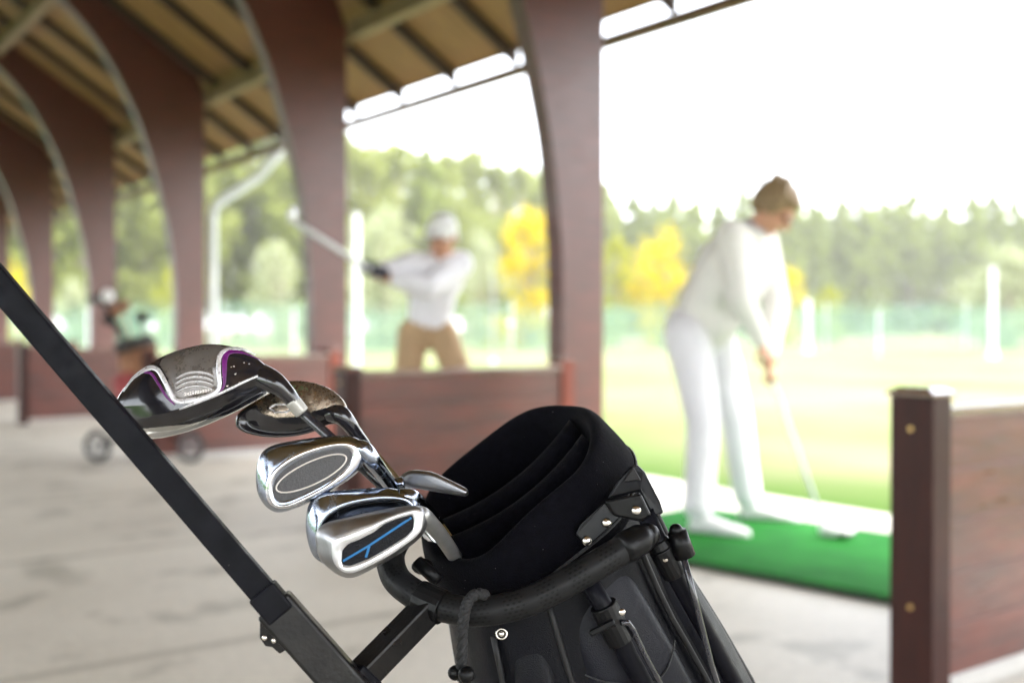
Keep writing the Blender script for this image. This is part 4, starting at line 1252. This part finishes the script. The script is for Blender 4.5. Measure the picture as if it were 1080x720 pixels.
# base: axle, wheels, foot plate
axd = Vector((.55, -.83, 0)).normalized()
c0 = Vector((.25, 1.14, .0)); T_ = Vector((.2, 1.12, 0))
m_ = MB(); m_.tube([c0 - axd * .30 - T_ + Vector((0, 0, .14)), c0 + axd * .30 - T_ + Vector((0, 0, .14))], .012, 12); m_.build('axle', M['barblack'], tro, smooth=True)
for s in (-1, 1): wheel(tro, c0 + axd * .30 * s - T_ + Vector((0, 0, .14)), .14, axd, .04, 8, M['tyre'], M['spoke'])
bq = CT - ab * .80
m_ = MB(); m_.tube([bq - ab * .012 - T_, bq - ab * .003 - T_], .10, 28); m_.build('foot_plate', M['plastic'], tro, bevel=.003)
m_ = MB(); m_.bar(bq - ab * .012 - T_, c0 + Vector((0, 0, .14)) - T_, .03, .02); m_.build('foot_bracket', M['barblack'], tro)

# ------------------------------------------------------------------ clubs
def Z1(pts): return [(110 + x / 3.6, 340 + y / 3.6) for x, y in pts]
def Z2(pts): return [(250 + x / 3.6, 440 + y / 3.6) for x, y in pts]
def resample(poly, n, smooth=True):
    P_ = [Vector(p) for p in poly]
    if smooth: P_ = catmull(P_, 6, closed=True)
    L = [0]
    for i in range(len(P_)): L.append(L[-1] + (P_[(i + 1) % len(P_)] - P_[i]).length)
    out = []
    for k in range(n):
        s = L[-1] * k / n
        i = max(j for j in range(len(P_)) if L[j] <= s)
        f = (s - L[i]) / max(1e-9, L[i + 1] - L[i])
        out.append(P_[i].lerp(P_[(i + 1) % len(P_)], f))
    return out
def align(ref, poly):
    """rotate the order of poly so its points pair with ref's by direction from the centre"""
    n = len(ref)
    best = min(range(n), key=lambda s: sum((ref[k] - poly[(k + s) % n]).length for k in range(0, n, 4)))
    return [poly[(k + best) % n] for k in range(n)]
def inset(poly, d):
    """move a closed 2D polygon inwards (picture pixels)"""
    n = len(poly); out = []
    ar = sum(poly[i].x * poly[(i + 1) % n].y - poly[(i + 1) % n].x * poly[i].y for i in range(n))
    sg = 1 if ar > 0 else -1
    for i in range(n):
        t = (poly[(i + 2) % n] - poly[i - 2]).normalized()
        out.append(poly[i] + Vector((-t.y, t.x)) * sg * d)
    for _ in range(2): out = [(out[i - 1] + out[i] * 2 + out[(i + 1) % n]) / 4 for i in range(n)]
    return out
class Plane:
    def __init__(s, cx, cy, d, gx=0, gy=0): s.a = (cx, cy, d, gx, gy)
    def __call__(s, p, off=0):
        cx, cy, d, gx, gy = s.a
        return at(p[0], p[1], d + gx * (p[0] - cx) + gy * (p[1] - cy) + off)
def club(label, base): 
    e = empty('golf_club', tuple(base)); setp(e, label, 'golf club', None); return e
NP = 96
def iron(root, outer, rim, pl, th, rimw, recess, mats, badge=None, hos=None):
    A_ = resample(outer, NP); R1 = align(A_, resample(rim, NP))
    R2 = inset(R1, rimw)
    R3 = inset(R1, rimw + 1.3)
    h = MB()
    A_in = inset(A_, 3.0)
    h.loft([[pl(p, th) for p in A_in], [pl(p, th - .001) for p in inset(A_, .8)], [pl(p, th * .7) for p in A_], [pl(p, th * .42) for p in A_],
            [pl(a.lerp(b, .55), th * .16) for a, b in zip(A_, R1)], [pl(a.lerp(b, .88), th * .03) for a, b in zip(A_, R1)],
            [pl(p, -.0004) for p in inset(R1, .5)], [pl(p, -.0006) for p in inset(R1, rimw * .5)], [pl(p, -.0001) for p in inset(R1, rimw - .7)], [pl(p, .0008) for p in R2], [pl(p, recess) for p in R3]])
    return h, R3

def inbag(s_, m__, b__): return CT - ab * s_ + mbd * m__ + bb * b__
# --- C: chrome oval-backed iron
plC = Plane(325, 500, .892, .00006, 0)
C_out = Z1([(575, 600), (578, 545), (598, 492), (650, 462), (760, 441), (890, 428), (960, 438), (992, 475), (990, 525), (955, 575), (880, 628), (790, 678), (700, 714), (650, 720), (610, 695), (583, 650)])
C_rim = Z1([(612, 640), (624, 585), (668, 535), (745, 488), (845, 458), (930, 452), (974, 480), (972, 530), (930, 583), (840, 640), (740, 690), (670, 706), (626, 686)])
cC = club('chrome iron with a grey oval-framed back, upper of the three silver irons', at(325, 500, .892))
h, R3 = iron(cC, C_out, C_rim, plC, .020, 8.5, .0035, None)
hC = wb(h, 'head', M['chrome'], cC, smooth=True, subd=1)
rimp = MB(); ra = resample(C_rim, NP)
C_b = align(ra, resample(Z1([(642, 648), (645, 600), (680, 552), (755, 510), (840, 481), (905, 474), (937, 492), (934, 528), (895, 572), (830, 622), (750, 664), (690, 690), (655, 684)]), NP))
rimp.loft([[plC(p, .0004) for p in inset(ra, -.3)], [plC(p, -.0012) for p in inset(ra, 1.0)], [plC(a.lerp(b, .5), -.0020) for a, b in zip(ra, C_b)], [plC(a.lerp(b, .88), -.0014) for a, b in zip(ra, C_b)], [plC(p, .0006) for p in C_b]], cap0=False, cap1=False)
wb(rimp, 'back_rim', M['chrome_soft'], hC, smooth=True)
bdg = MB(); bdg.add([plC(p, .0003) for p in inset(C_b, -.5)], [tuple(range(NP))]); wb(bdg, 'badge', M['badge'], hC, fixn=False)
el_ = []
for k in range(48):
    a = 2 * pi * k / 48; u, v = 40.5 * cos(a), 11.8 * sin(a); an = radians(-25)
    el_.append(plC((110 + 786 / 3.6 + u * cos(an) - v * sin(an), 340 + 572 / 3.6 + u * sin(an) + v * cos(an)), .0001))
e_ = MB(); e_.tube(el_, .0007, 8, closed=True); wb(e_, 'badge_ring', M['badgeline'], hC, smooth=True)
def hosel(root, pts, rs, name='hosel', m='chrome'):
    h_ = MB(); c = catmull([Vector(at(*p)) for p in pts], 6); R = []
    for i in range(len(pts) - 1):
        for j in range(6): R.append(rs[i] + (rs[i + 1] - rs[i]) * j / 6)
    R.append(rs[-1]); h_.tube(c, R, 20); return wb(h_, name, M[m], root, smooth=True)
BE = at(770, 900, 1.08)      # inside the bag, low down
def shaft(root, p0, end, m='steel', r0=.0046, r1=.0062):
    s = MB(); s.tube([p0, end], [r0, r1], 14); return wb(s, 'shaft', M[m], root, smooth=True)
hosel(cC, [(372, 474, .902), (383, 474, .901), (394, 487, .906), (406, 503, .935), (417, 519, .965)], [.0066, .0078, .0070, .0066, .0064])
shaft(cC, at(416, 517.5, .963), inbag(.24, -.025, -.03))

# --- D: chrome iron behind the blue-lined one
plD = Plane(400, 540, .888, .00005, 0)
D_out = Z2([(262, 440), (262, 372), (276, 322), (320, 287), (440, 272), (560, 266), (640, 282), (690, 320), (715, 390), (700, 440), (600, 500), (480, 565), (400, 580), (330, 556), (285, 520)])
D_rim = Z2([(302, 470), (306, 415), (340, 360), (420, 318), (540, 297), (630, 302), (670, 330), (690, 390), (660, 440), (560, 500), (440, 560), (360, 550), (320, 520)])
cD = club('chrome iron tucked directly behind the blue-lined iron', at(400, 540, .888))
h, R3 = iron(cD, D_out, D_rim, plD, .020, 6, .004, None)
hD = wb(h, 'head', M['chrome'], cD, smooth=True, subd=1)
bdg = MB(); bdg.add([plD(p, .0035) for p in inset(R3, -1)], [tuple(range(NP))]); wb(bdg, 'badge', M['badge'], hD, fixn=False)
hosel(cD, [(420, 524, .897), (434, 525, .902), (446, 535, .930), (461, 551, .982)], [.0070, .0074, .0064, .0062])
shaft(cD, at(460, 550, .98), inbag(.24, -.02, -.02))

# --- E: satin iron with black badge and blue line
plE = Plane(385, 555, .862, .00005, 0)
E_out = Z2([(300, 485), (298, 440), (330, 402), (420, 378), (520, 355), (620, 338), (690, 334), (722, 352), (728, 395), (700, 452), (620, 515), (520, 572), (445, 607), (395, 603), (345, 570), (310, 530)])
E_rim = Z2([(358, 500), (366, 460), (430, 432), (520, 400), (610, 364), (680, 346), (704, 360), (706, 400), (690, 445), (600, 512), (510, 562), (440, 592), (398, 586), (366, 552)])
cE = club('satin steel iron with black badge crossed by a bright blue line', at(385, 555, .862))
h, R3 = iron(cE, E_out, E_rim, plE, .021, 5, .003, None)
hE = wb(h, 'head', M['satin'], cE, smooth=True, subd=1)
rimp = MB(); ra = resample(E_rim, NP); ra0 = inset(ra, .4)
E_b = resample(Z2([(398, 548), (400, 505), (420, 482), (470, 462), (520, 436), (560, 404), (610, 384), (664, 369), (671, 390), (668, 424), (640, 452), (560, 502), (500, 535), (430, 562), (404, 560)]), NP, False)
E_b = align(ra, E_b)
rimp.loft([[plE(p, -.0002) for p in ra0], [plE(p, -.0013) for p in inset(ra, 1.2)], [plE(a.lerp(b, .85), -.0012) for a, b in zip(ra, E_b)], [plE(p, .0006) for p in E_b]], cap0=False, cap1=False)
wb(rimp, 'back_rim', M['satin_white'], hE, smooth=True)
bdg = MB(); bdg.add([plE(p, .0003) for p in inset(E_b, -.5)], [tuple(range(NP))]); wb(bdg, 'badge', M['darkbadge'], hE, fixn=False)
def pxline(pts, wd, pl, off, Z=Z2):
    m_ = MB(); P2 = [Vector(p) for p in Z(pts)]; L_s, R_s = [], []
    for i, p in enumerate(P2):
        t = (P2[min(i + 1, len(P2) - 1)] - P2[max(0, i - 1)]).normalized(); n = Vector((-t.y, t.x)) * wd / 2
        L_s.append(p + n); R_s.append(p - n)
    for i in range(len(P2) - 1):
        m_.prism([pl(L_s[i], off), pl(L_s[i + 1], off), pl(R_s[i + 1], off), pl(R_s[i], off)], (CAM - pl(P2[i])).normalized() * .0004)
    return m_
wb(pxline([(402, 545), (500, 487), (662, 380)], 2.3, plE, -.0001), 'blue_stripe', M['blue'], hE)
wb(pxline([(502, 488), (489, 531)], 2.6, plE, -.0002), 'blue_stripe', M['blue'], hE)
wb(pxline([(430, 476), (500, 466), (560, 420), (655, 382)], .7, plE, -.0001), 'badge_line', M['plate_metal'], hE)
wb(pxline([(410, 556), (500, 526), (560, 488), (640, 440), (664, 400)], .7, plE, -.0001), 'badge_line', M['plate_metal'], hE)
hosel(cE, [(434, 547, .873), (444, 543, .874), (455, 553, .890), (466, 566, .915), (480, 587, .958)], [.0062, .0072, .0067, .0065, .0063], m='hosel_steel')
shaft(cE, at(479, 586, .956), inbag(.24, .0, .02))

# --- F: blade seen edge-on, pointing right
plF = Plane(455, 510, .955, -.0004, 0)
F_out = Z2([(606, 246), (622, 220), (664, 199), (738, 205), (800, 232), (868, 266), (880, 282), (868, 300), (800, 291), (700, 274), (640, 266)])
cF = club('small steel wedge lying edge-on over the bag mouth, pointing right', at(455, 510, .955))
FA = resample(F_out, NP)
h = MB(); h.loft([[plF(p, .016) for p in inset(FA, 2)], [plF(p, .012) for p in inset(FA, .4)], [plF(p, .005) for p in FA], [plF(p, .001) for p in inset(FA, 1.0)], [plF(p, -.002) for p in inset(FA, 3.0)], [plF(p, -.0028) for p in inset(FA, 5.0)]])
hF = wb(h, 'head', M['satin'], cF, smooth=True, subd=1)
hosel(cF, [(426, 509, .956), (419, 512, .957), (424, 526, .965), (440, 548, .985)], [.0055, .0060, .006, .006], m='chrome')
shaft(cF, at(438, 546, .983), inbag(.24, -.03, -.04))

# --- A and B: woods built as domed solids over their outline
def inside(p, poly):
    c = False; n = len(poly); j = n - 1
    for i in range(n):
        a, b = poly[i], poly[j]
        if (a[1] > p[1]) != (b[1] > p[1]) and p[0] < (b[0] - a[0]) * (p[1] - a[1]) / (b[1] - a[1]) + a[0]: c = not c
        j = i
    return c
def segd(p, pts):
    best = 1e9
    for a, b in zip(pts, pts[1:]):
        ab_ = (b[0] - a[0], b[1] - a[1]); ap = (p[0] - a[0], p[1] - a[1])
        t = max(0, min(1, (ap[0] * ab_[0] + ap[1] * ab_[1]) / (ab_[0] ** 2 + ab_[1] ** 2)))
        d = math.hypot(ap[0] - ab_[0] * t, ap[1] - ab_[1] * t); best = min(best, d)
    return best
def wood(outline, center, pl, front, back, matfn, hfn, mats, nr=46, na=220):
    """solid: concentric rings between the outline and its centre, domed both ways"""
    O = resample(outline, na); c = Vector(center)
    m_ = MB()
    fr, bk = [], []
    for r in range(nr + 1):
        f = r / nr                     # 0 at the outline, 1 at the centre
        ring = [o.lerp(c, f) for o in O]
        q = 1 - (1 - f) ** 2
        dome = sqrt(max(0, 1 - (1 - f) ** 2.6))
        fr.append([(p, -front * dome + hfn(p, f)) for p in ring])
        bk.append([(p, back * dome) for p in ring])
    vs = []; 
    for rg in fr: vs += [pl(p, o) for p, o in rg]
    nb0 = len(vs)
    for rg in bk[1:]: vs += [pl(p, o) for p, o in rg]
    fs, ms = [], []
    for r in range(nr):
        for k in range(na):
            k2 = (k + 1) % na
            fs.append((r * na + k, r * na + k2, (r + 1) * na + k2, (r + 1) * na + k))
            pc = (fr[r][k][0] + fr[r][k2][0] + fr[r + 1][k][0] + fr[r + 1][k2][0]) / 4
            ms.append(matfn(pc))
    for r in range(nr):
        for k in range(na):
            k2 = (k + 1) % na
            i0 = (lambda q: q) if r == 0 else (lambda q: nb0 + (r - 1) * na + q)
            fs.append((i0(k2), i0(k), nb0 + r * na + k, nb0 + r * na + k2)); ms.append(0)
    m_.v = vs; m_.f = [list(f) for f in fs]; m_.m = ms
    return m_
A_out = Z1([(40, 312), (70, 255), (120, 200), (200, 140), (300, 100), (400, 82), (500, 95), (575, 132), (635, 185), (662, 222), (640, 262), (590, 290), (520, 330), (400, 385), (300, 420), (200, 441), (140, 437), (90, 400), (55, 350)])
ridge = Z1([(660, 205), (600, 200), (540, 222), (440, 270), (350, 305), (280, 330), (200, 352), (120, 372), (60, 350)])
sil_l = Z1([(150, 186), (185, 182), (210, 205), (250, 275), (275, 303)])           # left silver band of the sole plate
plate = Z1([(210, 160), (240, 210), (262, 285), (290, 302), (360, 285), (420, 262), (432, 240), (425, 170), (432, 120), (470, 96), (400, 76), (300, 92), (225, 125)])
sil_r = Z1([(560, 108), (470, 98), (432, 118), (424, 170), (432, 245), (400, 275), (290, 303), (262, 290), (238, 215), (205, 166), (165, 178), (110, 225)])
pur_l = Z1([(160, 190), (190, 205), (222, 262), (262, 312)])
pur_r = Z1([(575, 122), (490, 112), (456, 130), (450, 180), (452, 235), (436, 262)])
pur_b = Z1([(462, 120), (478, 150), (470, 190)])
text_l = Z1([(305, 272), (410, 256)])
arcs = [Z1([(276, y + 12), (310, y - 4), (350, y - 10), (385, y - 6), (412, y + 4)]) for y in (196, 214, 232, 250)]
rndm = random.Random(3)
specks = [(rndm.gauss(250, 22) , rndm.gauss(392, 9), rndm.uniform(.25, .7)) for _ in range(26)]
def mA(p):
    p = (p.x, p.y)
    # mats: 0 black, 1 silver, 2 purple, 3 grey plate, 4 pale
    dr = segd(p, ridge)
    iy = interp(p[0], sorted([(a, b) for a, b in ridge]))
    if p[1] > iy + 1.2: return 5 if p[1] > interp(p[0], [(150, 452), (200, 447), (240, 437), (270, 422), (300, 400)]) else 0  # below the black strip a beige reflection is painted on
    if segd(p, text_l) < 1.6 and int(p[0] * 1.1) % 3 != 0 and int(p[1] * 2 + p[0]) % 5 != 0: return 4
    if inside(p, plate): return 3
    for sx, sy, sr in specks:
        if abs(p[0] - sx) < sr and abs(p[1] - sy) < sr: return 4
    return 0
def hA(p, f):
    iy = interp(p.x, sorted([(a, b) for a, b in ridge])); pp = (p.x, p.y)
    k = max(0, p.y - iy)
    h = min(k, 22) / 22 * .012 * min(1, f * 6)       # below the ridge the surface turns away
    d = segd(pp, sil_r)
    if inside(pp, plate): h += .0012 * min(1, d / 4)
    for a in arcs:
        h -= .0003 * max(0, 1 - segd(pp, a) / 1.4)
    return h
plA = Plane(215, 415, .908, .00003, -.0001)
cA = club('black fairway wood with purple and silver sole, largest and leftmost of the club heads', at(215, 415, .908))
h = wood(A_out, (205, 418), plA, .014, .034, mA, hA, None, 70, 330)
hA_o = wb(h, 'head', [M['blackpaint'], M['solesilver'], M['purple'], M['solegrey'], M['badgeline'], M['painted_reflection']], cA, smooth=True)
OA = resample(A_out, 330); CA_ = Vector((205, 418))
def surfA(p, lift):
    d = p - CA_; an = d.angle_signed(Vector((1, 0))) if d.length > 0 else 0
    best = min(OA, key=lambda o: -((o - CA_).normalized().dot(d.normalized())))
    f = max(0.0, 1 - d.length / (best - CA_).length)
    dome = sqrt(max(0, 1 - (1 - f) ** 2.6))
    return plA(p, -.014 * dome + hA(p, f) - lift)
def ribbon(name, pts, wds, m, lift):
    c = catmull([Vector(p) for p in pts], 8); n = len(c); m_ = MB(); top = []
    for i, p in enumerate(c):
        t = (c[min(i + 1, n - 1)] - c[max(0, i - 1)]).normalized(); nn = Vector((-t.y, t.x))
        u = i / (n - 1) * (len(wds) - 1); k = min(int(u), len(wds) - 2); w_ = wds[k] + (wds[k + 1] - wds[k]) * (u - k)
        top.append([surfA(p + nn * w_ * q / 2, lift if abs(q) < .99 else lift * .2 - .0001) for q in (-1, -.8, -.3, .3, .8, 1)])
    m_.loft(top, cap0=False, cap1=False, closed=False)
    wb(m_, name, M[m], hA_o, smooth=True, fixn=True)
ribbon('sole_trim', Z1([(72, 262), (110, 210), (165, 174), (200, 178), (225, 215), (248, 262), (272, 296), (320, 296), (380, 284), (425, 262), (438, 235), (434, 180), (438, 130), (465, 103), (520, 100), (575, 122)]), [1.5, 3, 5, 5, 5, 5, 5.5, 6, 5, 4, 4, 5, 5, 4, 3, 1.2], 'solesilver', .00035)
ribbon('purple_line', Z1([(150, 190), (178, 194), (205, 232), (235, 280), (268, 312)]), [1.2, 3, 3, 2.4, 1.4], 'purple', .00055)
ribbon('purple_line', Z1([(590, 140), (530, 116), (478, 112), (458, 135), (456, 185), (455, 235), (440, 262)]), [.8, 2, 5, 6, 5, 3, 1.4], 'purple', .00055)
ribbon('ridge_line', Z1([(655, 196), (600, 198), (540, 221), (440, 269), (350, 304), (285, 330)]), [.4, 2, 2.6, 3, 3.4, 1.4], 'solesilver', .0004)
for a_ in arcs: ribbon('groove', a_, [.6, 1.6, 1.8, 1.6, .6], 'solesilver', .0005)
hosel(cA, [(262, 397, .93), (274, 398, .916), (288, 403, .909), (300, 412, .909), (311, 425, .912), (318, 434, .914)], [.011, .0122, .0098, .0074, .0062, .0058], m='blackpaint')
hosel(cA, [(307.5, 421.5, .9112), (318.5, 434.5, .9143)], [.0068, .0064], name='ferrule', m='ferrule')
shaft(cA, at(315, 431, .9133), inbag(.26, .02, -.045), 'shaft', .0044, .0062)

# B hybrid
B_out = Z1([(498, 380), (505, 350), (540, 318), (590, 290), (620, 250), (690, 224), (770, 224), (850, 248), (905, 290), (930, 340), (945, 385), (905, 385), (850, 388), (800, 412), (720, 432), (620, 435), (540, 420), (505, 400)])
B_edge = Z1([(580, 320), (600, 345), (650, 362), (740, 358), (800, 335), (860, 318), (925, 315)])
B_hole = Z1([(628, 325), (650, 310), (690, 312), (712, 330), (690, 340), (650, 340)])
grassb = [(rndm.gauss(312, 9), rndm.gauss(410, 3.5), rndm.uniform(.2, .5)) for _ in range(30)]
def mB(p):
    q = (p.x, p.y)
    iy = interp(q[0], sorted(B_edge))
    if q[0] < 271 or q[1] > iy: return 0
    if segd(q, B_hole + [B_hole[0]]) < .8: return 1
    for sx, sy, sr in grassb:
        if abs(q[0] - sx) < sr * 1.6 and abs(q[1] - sy) < sr: return 2
    return 3
def hB(p, f):
    iy = interp(p.x, sorted(B_edge)); k = max(0, p.y - iy)
    h = min(k, 14) / 14 * .006 * min(1, f * 6)
    if inside((p.x, p.y), B_hole): h += .0012
    return h
M['grassbit'] = mat('dried_grass_bits', (0.10, 0.22, 0.10), 0.8)
plB = Plane(315, 430, .945, 0, -.0001)
cB = club('hybrid club with brown worn sole and black edge, behind the wood neck', at(315, 430, .945))
h = wood(B_out, (318, 432), plB, .010, .026, mB, hB, None, 36, 180)
wb(h, 'head', [M['blackpaint'], M['solesilver'], M['grassbit'], M['pewter']], cB, smooth=True)
hosel(cB, [(346, 436, .942), (358, 437, .938), (366, 444, .938), (374, 455, .944), (385, 470, .955)], [.007, .0085, .0072, .0062, .0058], m='blackpaint')
shaft(cB, at(383, 467, .953), inbag(.24, -.01, -.05), 'steel')

# ------------------------------------------------------------------ air
hz = MB(); hz.box((20, 190, 18), (520, 560, 42))
hm = bpy.data.materials.new('haze'); hm.use_nodes = True; hm.node_tree.nodes.clear()
ho = hm.node_tree.nodes.new('ShaderNodeOutputMaterial'); hv = hm.node_tree.nodes.new('ShaderNodeVolumePrincipled')
hv.inputs['Color'].default_value = (1, .985, .93, 1); hv.inputs['Density'].default_value = .0009
hm.node_tree.links.new(hv.outputs[0], ho.inputs['Volume'])
setp(hz.build('haze', hm), 'thin pale haze over the driving range', kind='stuff')
# ------------------------------------------------------------------ camera, light, sky
cd = bpy.data.cameras.new('camera'); cam = bpy.data.objects.new('camera', cd); COL.objects.link(cam)
cam.location = CAM; cam.rotation_euler = (radians(90) - TILT, 0, 0)
cd.sensor_width = 36; cd.lens = F / 1080 * 36; cd.clip_start = .02; cd.clip_end = 4000
cd.dof.use_dof = True; cd.dof.focus_distance = .92; cd.dof.aperture_fstop = 3.3; cd.dof.aperture_blades = 0
SC.camera = cam

SUN_EL, SUN_AZ = radians(48), None
sd = bpy.data.lights.new('sun', 'SUN'); so = bpy.data.objects.new('sun', sd); COL.objects.link(so)
sun_dir = (Vector((.92, -.38, 0)).normalized() * cos(SUN_EL) + Vector((0, 0, sin(SUN_EL))))   # towards the sun: over the field, right of the camera
so.rotation_euler = sun_dir.to_track_quat('Z', 'Y').to_euler(); so.location = (10, 0, 20)
sd.energy = 0.8; sd.angle = radians(12); sd.color = (1.0, .96, .89)
w = bpy.data.worlds.new('World'); SC.world = w; w.use_nodes = True
nt = w.node_tree; nt.nodes.clear()
out = nt.nodes.new('ShaderNodeOutputWorld'); bg = nt.nodes.new('ShaderNodeBackground')
sky = nt.nodes.new('ShaderNodeTexSky'); sky.sky_type = 'NISHITA'; sky.sun_disc = False
sky.sun_elevation = SUN_EL; sky.sun_rotation = atan2(sun_dir.x, sun_dir.y); sky.air_density = 1; sky.dust_density = 3
mx = nt.nodes.new('ShaderNodeMix'); mx.data_type = 'RGBA'; mx.inputs['Factor'].default_value = .75
mx.inputs['B'].default_value = (7.0, 7.2, 7.5, 1)      # thin bright cloud cover
nt.links.new(sky.outputs[0], mx.inputs['A']); nt.links.new(mx.outputs['Result'], bg.inputs[0])
bg.inputs[1].default_value = .13
nt.links.new(bg.outputs[0], out.inputs[0])
vs = SC.view_settings; vs.view_transform = 'Standard'; vs.look = 'None'; vs.exposure = 2.95; vs.gamma = 1; vs.use_curve_mapping = False
SC.render.engine = 'CYCLES'
cy = SC.cycles; cy.use_denoising = True; cy.max_bounces = 8; cy.diffuse_bounces = 4; cy.glossy_bounces = 4; cy.transparent_max_bounces = 12
cy.sample_clamp_indirect = 8; cy.caustics_reflective = False; cy.caustics_refractive = False
